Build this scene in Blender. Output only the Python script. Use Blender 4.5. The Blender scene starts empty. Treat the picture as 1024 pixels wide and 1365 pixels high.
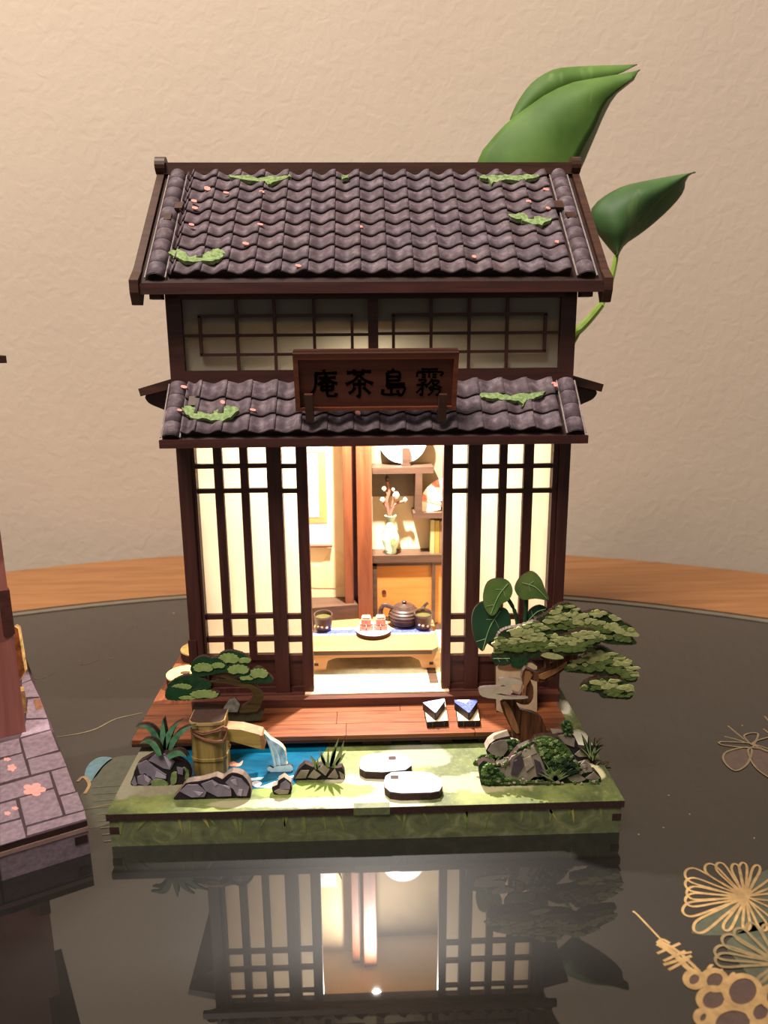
import bpy, math, random
from mathutils import Matrix, Vector
random.seed(7)
S = 0.01                      # everything below is written in centimetres
PI = math.pi
scene = bpy.context.scene
COL = scene.collection

# ------------------------------------------------------------ camera
CC = Vector((-.0771, -25.277, 19.0388)); PITCH, YAW, ROLL, FPX = .23, .0311, -.0077, 990.56
FWD = Vector((math.sin(YAW)*math.cos(PITCH), math.cos(YAW)*math.cos(PITCH), -math.sin(PITCH)))
RT = Vector((math.cos(YAW), -math.sin(YAW), 0)); UP = RT.cross(FWD)
CA = RT*math.cos(ROLL) + UP*math.sin(ROLL); CB = UP*math.cos(ROLL) - RT*math.sin(ROLL)
cd = bpy.data.cameras.new('camera'); cam = bpy.data.objects.new('camera', cd); COL.objects.link(cam)
cam.matrix_world = Matrix(((CA.x, CB.x, -FWD.x, CC.x*S), (CA.y, CB.y, -FWD.y, CC.y*S), (CA.z, CB.z, -FWD.z, CC.z*S), (0, 0, 0, 1)))
cd.sensor_fit = 'VERTICAL'; cd.sensor_height = 36; cd.sensor_width = 27; cd.lens = FPX*36/1365
cd.clip_start = .01; cd.clip_end = 50
cd.dof.use_dof = True; cd.dof.focus_distance = .335; cd.dof.aperture_fstop = 14
scene.camera = cam
# ------------------------------------------------------------ world, lights, exposure
w = bpy.data.worlds.new('room_air'); scene.world = w; w.use_nodes = True
w.node_tree.nodes['Background'].inputs[0].default_value = (1, .91, .82, 1)
w.node_tree.nodes['Background'].inputs[1].default_value = .2
def area(name, loc, target, size, power, col):
    l = bpy.data.lights.new(name, 'AREA'); l.shape = 'DISK'; l.size = size*S; l.energy = power; l.color = col
    o = bpy.data.objects.new(name, l); COL.objects.link(o); o.location = Vector(loc)*S
    o.rotation_euler = (Vector(target)-Vector(loc)).to_track_quat('-Z', 'Y').to_euler(); return o
area('ceiling_light', (-48, -46, 150), (0, 12, 5), 60, 38, (1, .91, .81))
scene.view_settings.view_transform = 'Standard'; scene.view_settings.look = 'None'
scene.view_settings.exposure = 0.0; scene.view_settings.gamma = 1; scene.view_settings.use_curve_mapping = False
scene.cycles.max_bounces = 10; scene.cycles.use_denoising = True

# ------------------------------------------------------------ helpers
def at(px, py, X=None, Y=None, Z=None):
    """a point of the place on the plane X, Y or Z = const, from a measurement on the photograph"""
    d = FWD + CA*((px-512)/FPX) + CB*((682.5-py)/FPX)
    t = (Y-CC.y)/d.y if Y is not None else (Z-CC.z)/d.z if Z is not None else (X-CC.x)/d.x
    return CC + d*t
def crop(ox, oy, s): return lambda pts: [(ox+x/s, oy+y/s) for x, y in pts]
def lin(c):
    if isinstance(c, str): c = tuple(int(c[i:i+2], 16) for i in (0, 2, 4))
    return tuple((x/255/12.92 if x/255 <= .04045 else ((x/255+.055)/1.055)**2.4) for x in c)+(1,)
class NT:
    def __init__(s, name):
        s.m = bpy.data.materials.new(name); s.m.use_nodes = True; s.t = s.m.node_tree
        s.b = s.t.nodes['Principled BSDF']; s.out = s.t.nodes['Material Output']
    def n(s, typ, **k):
        q = s.t.nodes.new(typ)
        for a, v in k.items():
            if a.startswith('i_'):
                key = a[2:]; q.inputs[int(key) if key.isdigit() else key].default_value = v
            else: setattr(q, a, v)
        return q
    def l(s, a, b): s.t.links.new(a, b)
    def pos(s, scale=(1, 1, 1)):
        g = s.n('ShaderNodeNewGeometry'); mp = s.n('ShaderNodeMapping')
        mp.inputs['Scale'].default_value = tuple(100*v for v in scale); s.l(g.outputs['Position'], mp.inputs['Vector']); return mp.outputs[0]
    def noise(s, scale, sc=(1, 1, 1), detail=4, rough=.55, dist=0):
        q = s.n('ShaderNodeTexNoise'); q.inputs['Scale'].default_value = scale; q.inputs['Detail'].default_value = detail
        q.inputs['Roughness'].default_value = rough; q.inputs['Distortion'].default_value = dist
        s.l(s.pos(sc), q.inputs['Vector']); return q.outputs['Fac']
    def ramp(s, fac, stops):
        r = s.n('ShaderNodeValToRGB'); e = r.color_ramp.elements
        while len(e) < len(stops): e.new(.5)
        for i, (p, c) in enumerate(stops): e[i].position = p; e[i].color = lin(c)
        s.l(fac, r.inputs[0]); return r.outputs[0]
    def mix(s, fac, a, b):
        m = s.n('ShaderNodeMix', data_type='RGBA')
        if isinstance(fac, float): m.inputs[0].default_value = fac
        else: s.l(fac, m.inputs[0])
        for v, i in ((a, 6), (b, 7)):
            if isinstance(v, (str, tuple)): m.inputs[i].default_value = lin(v)
            else: s.l(v, m.inputs[i])
        return m.outputs[2]
    def bump(s, h, strength=.3, dist=.02):
        b = s.n('ShaderNodeBump'); b.inputs['Strength'].default_value = strength; b.inputs['Distance'].default_value = dist*S
        s.l(h, b.inputs['Height']); s.l(b.outputs[0], s.b.inputs['Normal'])
    def blob(s, x, y, rx, ry, warp=None, soft=.25):
        g = s.n('ShaderNodeNewGeometry'); mp = s.n('ShaderNodeMapping', vector_type='TEXTURE')
        mp.inputs['Location'].default_value = (x*S, y*S, 0); mp.inputs['Scale'].default_value = (rx*S, ry*S, 1e4)
        s.l(g.outputs['Position'], mp.inputs['Vector'])
        ln = s.n('ShaderNodeVectorMath', operation='LENGTH'); s.l(mp.outputs[0], ln.inputs[0]); v = ln.outputs['Value']
        if warp is not None:
            a = s.n('ShaderNodeMath', operation='MULTIPLY_ADD'); s.l(warp, a.inputs[0]); a.inputs[1].default_value = 1.6; s.l(v, a.inputs[2]); v = a.outputs[0]
            off = .8
        else: off = 0
        r = s.n('ShaderNodeMapRange'); s.l(v, r.inputs[0]); r.inputs[1].default_value = 1+off-soft; r.inputs[2].default_value = 1+off+soft
        r.inputs[3].default_value = 1; r.inputs[4].default_value = 0; return r.outputs[0]
def plain(name, c, rough=.6, var=.12, scale=1.5, spec=.4, metal=0, coat=0, c2=None, bump=0, bscale=8):
    m = NT(name); m.b.inputs['Roughness'].default_value = rough; m.b.inputs['Specular IOR Level'].default_value = spec
    m.b.inputs['Metallic'].default_value = metal; m.b.inputs['Coat Weight'].default_value = coat
    base = lin(c)
    if c2 is None:
        cc = c if not isinstance(c, str) else tuple(int(c[i:i+2], 16) for i in (0, 2, 4))
        lo = tuple(v*(1-var) for v in cc); hi = tuple(min(255, v*(1+var)) for v in cc)
    else: lo, hi = c, c2
    m.l(m.ramp(m.noise(scale), [(.3, lo), (.7, hi)]), m.b.inputs['Base Color'])
    if bump: m.bump(m.noise(bscale, detail=6), bump, .03)
    return m.m
def wood(name, c1, c2, axis='X', scale=2.2, rough=.45, spec=.4, bump=.15):
    m = NT(name); sc = {'X': (.12, 1.6, 1.6), 'Y': (1.6, .12, 1.6), 'Z': (1.6, 1.6, .12)}[axis]
    f = m.noise(scale, sc, 6, .6, .6); m.l(m.ramp(f, [(.3, c1), (.68, c2)]), m.b.inputs['Base Color'])
    m.b.inputs['Roughness'].default_value = rough; m.b.inputs['Specular IOR Level'].default_value = spec
    m.bump(f, bump, .02); return m.m

# ---- geometry: lists of vertices (cm, world) and (face, material slot)
class G:
    def __init__(s): s.v = []; s.f = []
    def add(s, vs, fs):
        k = len(s.v); s.v += [tuple(p) for p in vs]
        for f in fs:
            if isinstance(f[0], (tuple, list)): s.f.append((tuple(i+k for i in f[0]), f[1]))
            else: s.f.append((tuple(i+k for i in f), 0))
        return s
    def box(s, x0, x1, y0, y1, z0, z1, slot=0):
        vs = [(x, y, z) for z in (z0, z1) for y in (y0, y1) for x in (x0, x1)]
        return s.add(vs, [(f, slot) for f in ((0, 2, 3, 1), (4, 5, 7, 6), (0, 1, 5, 4), (2, 6, 7, 3), (0, 4, 6, 2), (1, 3, 7, 5))])
    def bbox(s, x0, x1, y0, y1, z0, z1, b=.04):
        """box with chamfered vertical and front edges"""
        pts = [(x0+b, y0), (x1-b, y0), (x1, y0+b), (x1, y1-b), (x1-b, y1), (x0+b, y1), (x0, y1-b), (x0, y0+b)]
        return s.prism(pts, z0, z1, 'Z')
    def prism(s, pts, a, b, ax='Y', side=0, cap=0):
        """polygon extruded from a to b along ax; pts are the two other coordinates"""
        def P(p, h): return (p[0], h, p[1]) if ax == 'Y' else (p[0], p[1], h) if ax == 'Z' else (h, p[0], p[1])
        n = len(pts); ar = sum(pts[i][0]*pts[(i+1) % n][1]-pts[(i+1) % n][0]*pts[i][1] for i in range(n))
        if (ar < 0) != (ax == 'Y'): pts = pts[::-1]
        vs = [P(p, a) for p in pts]+[P(p, b) for p in pts]
        fs = [(tuple(range(n))[::-1], cap), (tuple(range(n, 2*n)), cap)]+[((i, (i+1) % n, n+(i+1) % n, n+i), side) for i in range(n)]
        return s.add(vs, fs)
    def lathe(s, prof, cx, cy, n=24, sx=1, sy=1, slot=0):
        vs = []; fs = []
        for r, z in prof:
            for i in range(n): a = 2*PI*i/n; vs.append((cx+r*sx*math.cos(a), cy+r*sy*math.sin(a), z))
        for k in range(len(prof)-1):
            for i in range(n): fs.append(((k*n+i, k*n+(i+1) % n, (k+1)*n+(i+1) % n, (k+1)*n+i), slot))
        fs.append((tuple(range(n))[::-1], slot)); fs.append((tuple(range((len(prof)-1)*n, len(prof)*n)), slot))
        return s.add(vs, fs)
    def tube(s, pts, rad, n=8, slot=0):
        pts = [Vector(p) for p in pts]; m = len(pts); vs = []; fs = []
        if not isinstance(rad, (list, tuple)): rad = [rad]*m
        for k, p in enumerate(pts):
            d = (pts[min(k+1, m-1)]-pts[max(k-1, 0)]).normalized(); u = d.cross(Vector((0, 0, 1)) if abs(d.z) < .9 else Vector((0, 1, 0))).normalized(); v = d.cross(u)
            for i in range(n): a = 2*PI*i/n; vs.append(p+u*(rad[k]*math.cos(a))+v*(rad[k]*math.sin(a)))
        for k in range(m-1):
            for i in range(n): fs.append(((k*n+i, k*n+(i+1) % n, (k+1)*n+(i+1) % n, (k+1)*n+i), slot))
        fs.append((tuple(range(n))[::-1], slot)); fs.append((tuple(range((m-1)*n, m*n)), slot)); return s.add(vs, fs)
    def loft(s, A, B, m=10, bulge=0, dirn=(0, -1, 0), slot=0, fold=0):
        n = len(A); vs = []; fs = []; dn = Vector(dirn)
        for i in range(n):
            for j in range(m+1):
                t = j/m; p = Vector(A[i]).lerp(Vector(B[i]), t); wdt = (Vector(A[i])-Vector(B[i])).length
                vs.append(p+dn*(bulge*math.sin(PI*t)*min(1, wdt/2)+fold*abs(2*t-1)*min(1, wdt/2)))
        for i in range(n-1):
            for j in range(m): a = i*(m+1)+j; fs.append(((a, a+1, a+m+2, a+m+1), slot))
        return s.add(vs, fs)
ORG = {}
def mk(name, g, mat, parent=None, label=None, smooth=False, loc=None, kind=None):
    org = ORG.get(parent, Vector((0, 0, 0))) if parent else Vector(loc or (0, 0, 0))
    me = bpy.data.meshes.new(name); me.from_pydata([tuple((Vector(p)-org)*S) for p in g.v], [], [f for f, _ in g.f])
    for mm in (mat if isinstance(mat, (list, tuple)) else [mat]): me.materials.append(mm)
    me.polygons.foreach_set('material_index', [q for _, q in g.f])
    if smooth: me.polygons.foreach_set('use_smooth', [True]*len(g.f))
    me.update(); o = bpy.data.objects.new(name, me); COL.objects.link(o)
    if parent: o.parent = parent
    else: o.location = org*S
    ORG[o] = org
    if label: o['label'] = label
    if kind: o['kind'] = kind
    if smooth:
        md = o.modifiers.new('edges', 'EDGE_SPLIT'); md.split_angle = math.radians(38)
    return o
def thing(name, label, cat, loc, group=None):
    o = bpy.data.objects.new(name, None); COL.objects.link(o); o.location = Vector(loc)*S; o.empty_display_size = .01
    ORG[o] = Vector(loc); tag(o, label, cat, group); return o
def tag(o, label, cat, group=None):
    o['label'] = label; o['category'] = cat
    if group: o['group'] = group
    return o
def spline(pts, n=4, closed=True):
    out = []; m = len(pts)
    for i in range(m if closed else m-1):
        p = [pts[(i+k) % m] if closed else pts[max(0, min(m-1, i+k))] for k in (-1, 0, 1, 2)]
        for j in range(n):
            t = j/n
            out.append(tuple(.5*((2*p[1][c])+(-p[0][c]+p[2][c])*t+(2*p[0][c]-5*p[1][c]+4*p[2][c]-p[3][c])*t*t+(-p[0][c]+3*p[1][c]-3*p[2][c]+p[3][c])*t**3) for c in range(len(p[0]))))
    if not closed: out.append(tuple(pts[-1]))
    return out
def bumpy(pts, amp, n=5, seed=0):
    """scalloped outline like leaf clumps, pts in pixels"""
    rnd = random.Random(seed); out = []; m = len(pts)
    cx = sum(p[0] for p in pts)/m; cy = sum(p[1] for p in pts)/m
    L = spline(pts, 3); m = len(L)
    for i in range(m):
        (x0, y0), (x1, y1) = L[i], L[(i+1) % m]; d = math.hypot(x1-x0, y1-y0) or 1
        nx, ny = (y1-y0)/d, -(x1-x0)/d
        if nx*((x0+x1)/2-cx)+ny*((y0+y1)/2-cy) < 0: nx, ny = -nx, -ny
        a = amp*rnd.uniform(.3, 1)
        for j in range(n):
            t = j/n; h = math.sin(PI*t)*a; out.append((x0+(x1-x0)*t+nx*h, y0+(y1-y0)*t+ny*h))
    return out
def XZ(pts, Y): return [(lambda q: (q.x, q.z))(at(x, y, Y=Y)) for x, y in pts]
def XY(pts, Z): return [(lambda q: (q.x, q.y))(at(x, y, Z=Z)) for x, y in pts]
def cutout(name, px, Y, th, mat, parent, label=None, edge=None, smooth=0, floor=None):
    """plywood piece standing upright: printed face, burnt edges"""
    if smooth: px = spline(px, smooth)
    p = XZ(px, Y)
    if floor is not None: p = [(x, max(z, floor)) for x, z in p]
    return mk(name, G().prism(p, Y, Y+th, 'Y', side=1, cap=0), [mat, edge or M['burnt']], parent, label)
def clouds(c, n=7):
    cx, cy, rx, ry = c; out = []
    for i in range(n):
        a0 = PI+PI*i/n; a1 = PI+PI*(i+1)/n
        for j in range(4):
            t = j/4; a = a0+(a1-a0)*t; k = 1+.16*math.sin(PI*t); out.append((cx+rx*k*math.cos(a), cy+ry*k*math.sin(a)))
    out += [(cx+rx, cy+ry*.35), (cx+rx*.6, cy+ry*.7), (cx, cy+ry*.5), (cx-rx*.5, cy+ry*.75), (cx-rx, cy+ry*.4)]
    return out
def dupe(o, parent, loc):
    c = o.copy(); COL.objects.link(c); c.parent = parent; c.location = Vector(loc)*S; return c

# ------------------------------------------------------------ materials
M = {}
M['dark'] = wood('dark_mahogany', (50, 24, 20), (76, 39, 31), 'X')
M['darkz'] = wood('dark_mahogany_upright', (50, 24, 20), (76, 39, 31), 'Z')
M['darky'] = wood('dark_mahogany_deep', (50, 24, 20), (76, 39, 31), 'Y')
M['burnt'] = plain('laser_burnt_edge', (46, 24, 17), .7, .25, 6)
M['ridge'] = wood('ridge_brown', (52, 30, 22), (80, 48, 34), 'X')
M['sign'] = wood('signboard_wood', (74, 39, 29), (98, 55, 41), 'X', 2.2, .6, .2)
M['signf'] = wood('signboard_frame', (96, 48, 30), (130, 68, 44), 'X')
M['ink'] = plain('black_ink', (10, 7, 6), .95, .05, spec=0)
M['deck'] = wood('deck_plank', (78, 38, 20), (132, 74, 42), 'X', 3)
M['decky'] = wood('deck_plank_side', (78, 38, 20), (132, 74, 42), 'Y', 3)
M['sill'] = wood('sill_wood', (56, 28, 21), (92, 50, 37), 'X', 2.5)
M['pale'] = plain('pale_plywood', (206, 176, 140), .65, .1, 3)
M['mist'] = plain('pale_mist_print', (176, 160, 138), .7, .06, 2)
M['cream'] = plain('cream_interior', (214, 188, 148), .8, .04, .4)
M['tatami'] = plain('tatami', (225, 210, 170), .8, .06, 2)
M['orange'] = wood('orange_wood', (98, 50, 27), (130, 72, 42), 'Z', 2)
M['amber'] = wood('amber_door', (164, 104, 46), (184, 124, 62), 'X', 1.6)
M['shelf'] = wood('shelf_wood', (60, 41, 30), (84, 60, 45), 'X', 3)
M['grey'] = plain('shelf_back_grey', (126, 110, 84), .8, .05, 1)
def tile_mat():
    m = NT('roof_tile'); f = m.noise(2.2, detail=6, rough=.65); c = m.ramp(f, [(.25, (66, 54, 60)), (.5, (98, 83, 90)), (.75, (152, 134, 140))])
    g = m.noise(.35, detail=3); c = m.mix(m.ramp(g, [(.35, (0, 0, 0)), (.75, (120, 120, 120))]), c, (128, 92, 86))
    m.l(c, m.b.inputs['Base Color']); m.b.inputs['Roughness'].default_value = .6; m.b.inputs['Specular IOR Level'].default_value = .3
    m.bump(m.noise(9, detail=6), .35, .02); return m.m
M['tile'] = tile_mat()
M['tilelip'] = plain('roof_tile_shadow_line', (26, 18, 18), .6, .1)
M['tileedge'] = plain('roof_tile_pale_edge', (150, 136, 134), .5, .15, 3)  # pale lip paints a highlight on tile lower edges; edge lines share it
M['petal'] = plain('pink_petal_print', (226, 150, 140), .6, .1, 8)
M['moss'] = plain('moss_print', (100, 120, 70), .8, 0, 7, c2=(160, 180, 124), spec=.1)
M['fog'] = None
def paper_mat(name, col, tr):
    m = NT(name); d = m.n('ShaderNodeBsdfDiffuse'); t = m.n('ShaderNodeBsdfTranslucent'); mx = m.n('ShaderNodeMixShader')
    c = m.ramp(m.noise(.7), [(.3, tuple(v*.97 for v in col)), (.7, col)])
    m.l(c, d.inputs[0]); m.l(c, t.inputs[0]); mx.inputs[0].default_value = tr
    m.l(d.outputs[0], mx.inputs[1]); m.l(t.outputs[0], mx.inputs[2]); m.l(mx.outputs[0], m.out.inputs[0]); return m.m
M['paper'] = paper_mat('shoji_paper', (240, 232, 218), .6)
M['frost'] = paper_mat('frosted_window_sheet', (156, 150, 136), .3)
def leafm(name, c1, c2, scale=1, c3=None, rough=.4):
    m = NT(name); f = m.noise(scale, detail=3); st = [(.3, c1), (.7, c2)]
    if c3: st.append((.78, c3))
    col = m.ramp(f, st[:2])
    if c3: col = m.mix(m.ramp(m.noise(.75, (1, 1, .45), 3, .5), [(.62, (0, 0, 0)), (.69, (150, 150, 150))]), col, c3)
    m.l(col, m.b.inputs['Base Color']); m.b.inputs['Roughness'].default_value = rough; m.b.inputs['Specular IOR Level'].default_value = .3; m.b.inputs['Transmission Weight'].default_value = 0; return m.m
M['pothos'] = leafm('pothos_leaf', (70, 102, 38), (98, 130, 58), .35, (140, 166, 96), .6)
M['pothosd'] = leafm('pothos_leaf_darker', (62, 92, 50), (82, 112, 62), .4, (116, 140, 82), .55)
M['stem'] = plain('green_stem', (134, 160, 62), .45, .1)
M['bonsaid'] = plain('bonsai_dark_green', (26, 58, 32), .75, .2, 3, spec=.2)
M['bonsail'] = plain('bonsai_light_green', (124, 142, 78), .75, 0, 5, c2=(146, 162, 98), spec=.2)
M['pined'] = plain('pine_dark_green', (26, 34, 20), .8, 0, 4, c2=(52, 66, 34), spec=.2)
M['pinem'] = plain('pine_mid_green', (74, 88, 46), .8, 0, 5, c2=(108, 122, 62), spec=.2)
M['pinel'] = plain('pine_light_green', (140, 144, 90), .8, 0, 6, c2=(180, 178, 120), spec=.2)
M['bark'] = wood('bark_print', (40, 24, 17), (108, 68, 44), 'Z', 4.5, .85, .1)
M['barkdark'] = wood('bark_dark', (44, 36, 20), (86, 68, 38), 'X', 3, .8, .1)
M['rockd'] = plain('rock_dark_outline', (40, 32, 36), .8, .2, 3, spec=.2)  # dark printed outline that shows around and between the stones
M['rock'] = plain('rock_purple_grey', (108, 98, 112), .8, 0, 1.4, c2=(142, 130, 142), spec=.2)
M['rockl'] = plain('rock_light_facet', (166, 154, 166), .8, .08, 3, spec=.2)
M['rockb'] = plain('rock_brown_grey', (112, 100, 88), .8, 0, 1.8, c2=(154, 140, 124), spec=.2)
M['rockbl'] = plain('rock_brown_light', (158, 144, 124), .8, .12, 3, spec=.2)
M['rockedge'] = plain('rock_ply_edge', (96, 78, 66), .7, .15, 4)
M['leafy'] = plain('leaf_mid_green', (64, 92, 48), .8, 0, 4, c2=(112, 136, 76), spec=.2)
M['leafl'] = plain('leaf_pale_green', (120, 138, 84), .8, 0, 4, c2=(160, 168, 112), spec=.2)
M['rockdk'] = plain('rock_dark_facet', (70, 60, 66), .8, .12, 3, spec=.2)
M['agave'] = plain('agave_green', (58, 104, 78), .6, 0, 3, c2=(104, 150, 110), spec=.3)
M['reed'] = plain('reed_green', (84, 112, 66), .6, 0, 4, c2=(140, 150, 96))
M['bush'] = plain('bush_green', (38, 56, 28), .8, 0, 4, c2=(90, 114, 54), spec=.2)
M['bushd'] = plain('bush_dark_green', (18, 30, 24), .8, 0, 4, c2=(40, 60, 40), spec=.2)
M['bamboo'] = wood('bamboo', (112, 90, 44), (168, 142, 82), 'Z', 2.5, .5)
M['bamboox'] = wood('bamboo_lying', (130, 104, 50), (180, 152, 84), 'X', 2.5, .5)
M['rope'] = plain('brown_rope', (122, 80, 58), .8, .15, 6)
M['falls'] = plain('water_print', (70, 130, 170), .3, 0, 3, c2=(190, 215, 225))
M['foam'] = plain('water_foam', (190, 214, 220), .4, .06, 4)
M['white'] = plain('white_stone_top', (204, 206, 214), .6, .05, 3)
M['black'] = plain('near_black', (24, 18, 16), .6, .1)
M['blue'] = plain('blue_pattern', (38, 50, 130), .6, 0, 9, c2=(96, 106, 180))
M['bluew'] = plain('blue_white_pattern', (110, 120, 190), .6, 0, 9, c2=(200, 198, 214))
M['clay'] = plain('brown_clay', (62, 42, 34), .45, .2, 4)
M['tea'] = plain('green_tea', (88, 84, 44), .25, .05)
M['pink'] = plain('pink_pastry', (196, 96, 78), .6, 0, 6, c2=(226, 160, 140))
M['icing'] = plain('pink_icing', (206, 140, 120), .4, .1, 5)
M['celadon'] = plain('celadon_glaze', (176, 200, 170), .25, .06, 2, coat=.5)
M['flower'] = plain('white_blossom', (240, 224, 206), .6, .04)
M['twig'] = plain('twig', (130, 78, 60), .7, .15)
M['pinkwall'] = wood('pink_brown_wall', (128, 74, 66), (152, 92, 82), 'Z', 1.4)
M['pave'] = plain('paving_mauve', (112, 94, 104), .75, 0, 5, c2=(142, 122, 130), bump=.3, bscale=14, spec=.25)
M['pavegap'] = plain('paving_joint', (62, 44, 48), .85, .1)
M['pstrip'] = plain('pale_seam_strip', (150, 116, 106), .7, .08, 3)
M['paveflower'] = plain('pink_flower_print', (208, 148, 140), .6, .06, 6)
def gold(name, c, c2):
    m = NT(name); m.l(m.ramp(m.noise(3), [(.3, c), (.7, c2)]), m.b.inputs['Base Color'])
    m.b.inputs['Roughness'].default_value = .35; m.b.inputs['Coat Weight'].default_value = 1; m.b.inputs['Coat Roughness'].default_value = .02; return m.m
M['gold'] = gold('gold_lacquer_paint', (132, 104, 64), (170, 136, 88))
M['dimgold'] = gold('dim_gold_paint', (96, 82, 56), (128, 106, 70))
M['thingold'] = gold('faint_gold_line', (82, 74, 50), (110, 98, 66))
M['olivepaint'] = gold('olive_paint', (48, 54, 42), (66, 72, 56))
M['tealpaint'] = gold('teal_paint', (84, 128, 150), (70, 104, 100))
M['plum'] = gold('plum_paint', (56, 40, 36), (74, 52, 46))
def lacquer():
    m = NT('dark_lacquer_under_glass'); f = m.noise(.25, detail=5)
    m.l(m.ramp(f, [(.3, (15, 13, 11)), (.7, (20, 17, 14))]), m.b.inputs['Base Color'])
    m.b.inputs['Roughness'].default_value = .5; m.b.inputs['Specular IOR Level'].default_value = .2
    m.b.inputs['Coat Weight'].default_value = 1; m.b.inputs['Coat IOR'].default_value = 1.72; m.b.inputs['Coat Roughness'].default_value = .012
    return m.m
M['lacquer'] = lacquer()
M['glassedge'] = plain('glass_edge', (112, 102, 86), .3, .08, 1, coat=.5)
M['rim'] = wood('table_rim_wood', (142, 94, 54), (176, 122, 76), 'X', .8, .5)
def wall_mat():
    m = NT('wall_plaster'); m.l(m.ramp(m.noise(.05), [(.3, (203, 184, 164)), (.7, (209, 190, 170))]), m.b.inputs['Base Color'])
    m.b.inputs['Roughness'].default_value = .85; n = m.noise(1.0, detail=4, rough=.5, dist=.8)
    r = m.n('ShaderNodeMapRange'); m.l(n, r.inputs[0]); r.inputs[1].default_value = .35; r.inputs[2].default_value = .7
    m.bump(r.outputs[0], .35, .06); return m.m
M['wall'] = wall_mat()

# ------------------------------------------------------------ setting: wall, floor
o = mk('wall_back', G().box(-160, 160, 44, 50, -73, 190), M['wall'], kind='structure')
o = mk('floor', G().box(-160, 160, -110, 44, -75, -73), plain('floor_carpet', (150, 130, 110), .9, .1, .5), kind='structure')

# ------------------------------------------------------------ the round table
TC = (-3, -33)
tab = thing('round_table', 'large round table with dark painted lacquer top under glass and orange wood rim', 'table', (-3, -33, -73))
def ring(r0, r1, z0, z1, n=160):
    g = G(); vs = []; fs = []
    for r, z in ((r0, z0), (r1, z0), (r1, z1), (r0, z1)):
        for i in range(n): a = 2*PI*i/n; vs.append((TC[0]+r*math.cos(a), TC[1]+r*math.sin(a), z))
    for k in range(4):
        for i in range(n): fs.append((k*n+i, k*n+(i+1) % n, ((k+1) % 4)*n+(i+1) % n, ((k+1) % 4)*n+i))
    return g.add(vs, fs)
mk('wood_rim', ring(63.3, 74.1, -3.2, 0), M['rim'], tab)
mk('tabletop', G().lathe([(62.2, -3), (62.2, -.002)], *TC, n=160), M['lacquer'], tab, 'dark lacquer surface under clear glass')
mk('glass_edge', ring(62.2, 62.75, -2, .06), M['glassedge'], tab, 'bevelled pale edge of the glass')
mk('glass_edge', ring(62.75, 63.3, -2, -.04), plain('seam_grey', (58, 52, 44), .5, .1), tab, 'dark gap between glass and rim')
mk('pedestal', G().lathe([(34, -73), (33, -71), (9, -66), (8, -30), (12, -6), (30, -3.1)], *TC, n=40), M['rim'], tab, smooth=True)
# painted decoration on the lacquer
RC = [0]
def ribbon(px, wd, mat, name, label=None, z=.004, closed=False, taper=False):
    RC[0] = (RC[0]+1) % 24; z = .003+.0012*RC[0]
    pts = [at(x, y, Z=0) for x, y in spline(px, 5, closed)]; n = len(pts); g = G(); vs = []
    for k, p in enumerate(pts):
        a = pts[(k-1) % n if closed else max(0, k-1)]; b = pts[(k+1) % n if closed else min(n-1, k+1)]
        d = (b-a).normalized(); q = Vector((-d.y, d.x, 0)); w_ = wd*.5*((.35+.65*math.sin(PI*min(1, (k+.5)/n))) if taper else 1)
        zz = z+k*.00002; vs += [(p+q*w_+Vector((0, 0, zz))), (p-q*w_+Vector((0, 0, zz)))]
    fs = [(2*k, 2*k+1, 2*((k+1) % n)+1, 2*((k+1) % n)) for k in range(n if closed else n-1)]
    return g.add(vs, fs)
def flat(px, mat, name, label=None, z=.002, sm=4):
    p = XY(spline(px, sm) if sm else px, 0); return mk(name, G().prism(p, -.001, z, 'Z'), mat, tab, label)
fc = crop(820, 900, 2.936)
def bloom(centre, tips, name, label, mat, wd=.09, spread=.09):
    cx, cy = centre; g = G()
    for tx, ty in tips:
        dx, dy = tx-cx, ty-cy; L = math.hypot(dx, dy); nx, ny = -dy/L, dx/L; s_ = L*spread
        loop = [(cx, cy), (cx+dx*.5+nx*s_*.8, cy+dy*.5+ny*s_*.8), (cx+dx*.88+nx*s_*1.2, cy+dy*.88+ny*s_*1.2), (tx, ty),
                (cx+dx*.88-nx*s_*1.2, cy+dy*.88-ny*s_*1.2), (cx+dx*.5-nx*s_*.8, cy+dy*.5-ny*s_*.8)]
        r = ribbon(fc(loop), wd, mat, '', closed=True); g.add(r.v, [f for f in r.f])
    return mk(name, g, mat, tab, label)
flat(fc([(300, 1010), (420, 900), (600, 760), (640, 900), (560, 1000)]), M['olivepaint'], 'painted_olive_patch')  # flat patch of olive paint behind the gold petals
flat(fc([(480, 1120), (440, 1040), (620, 960), (680, 1100), (600, 1240)]), M['olivepaint'], 'painted_olive_patch')
bloom((510, 870), [(275, 770), (275, 812), (280, 850), (275, 882), (265, 925), (310, 1000), (355, 745), (400, 738), (465, 740), (500, 735), (560, 745), (640, 800), (700, 870), (430, 1000), (515, 1000), (590, 1000), (660, 960)], 'painted_flower', 'gold many-petalled flower painted at the lower right', M['gold'])
bloom((640, 1130), [(390, 1080), (392, 1115), (420, 1030), (470, 1000), (520, 975), (585, 980), (560, 1200)], 'painted_flower', 'second gold painted flower, cut by the picture edge', M['dimgold'])
g = G()
for px, wd in (([(70, 928), (85, 935), (180, 1035)], .07), ([(165, 1050), (230, 1090), (290, 1150), (350, 1175)], .2), ([(175, 1040), (250, 1085), (330, 1160)], .12),
               ([(165, 1050), (185, 1035), (215, 1050)], .1), ([(165, 1090), (255, 1050)], .09), ([(190, 1120), (275, 1080)], .09), ([(190, 1135), (300, 1100)], .1), ([(210, 1155), (290, 1110)], .09), ([(240, 1095), (300, 1085)], .08)):
    r = ribbon(fc(px), wd, None, ''); g.add(r.v, r.f)
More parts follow.
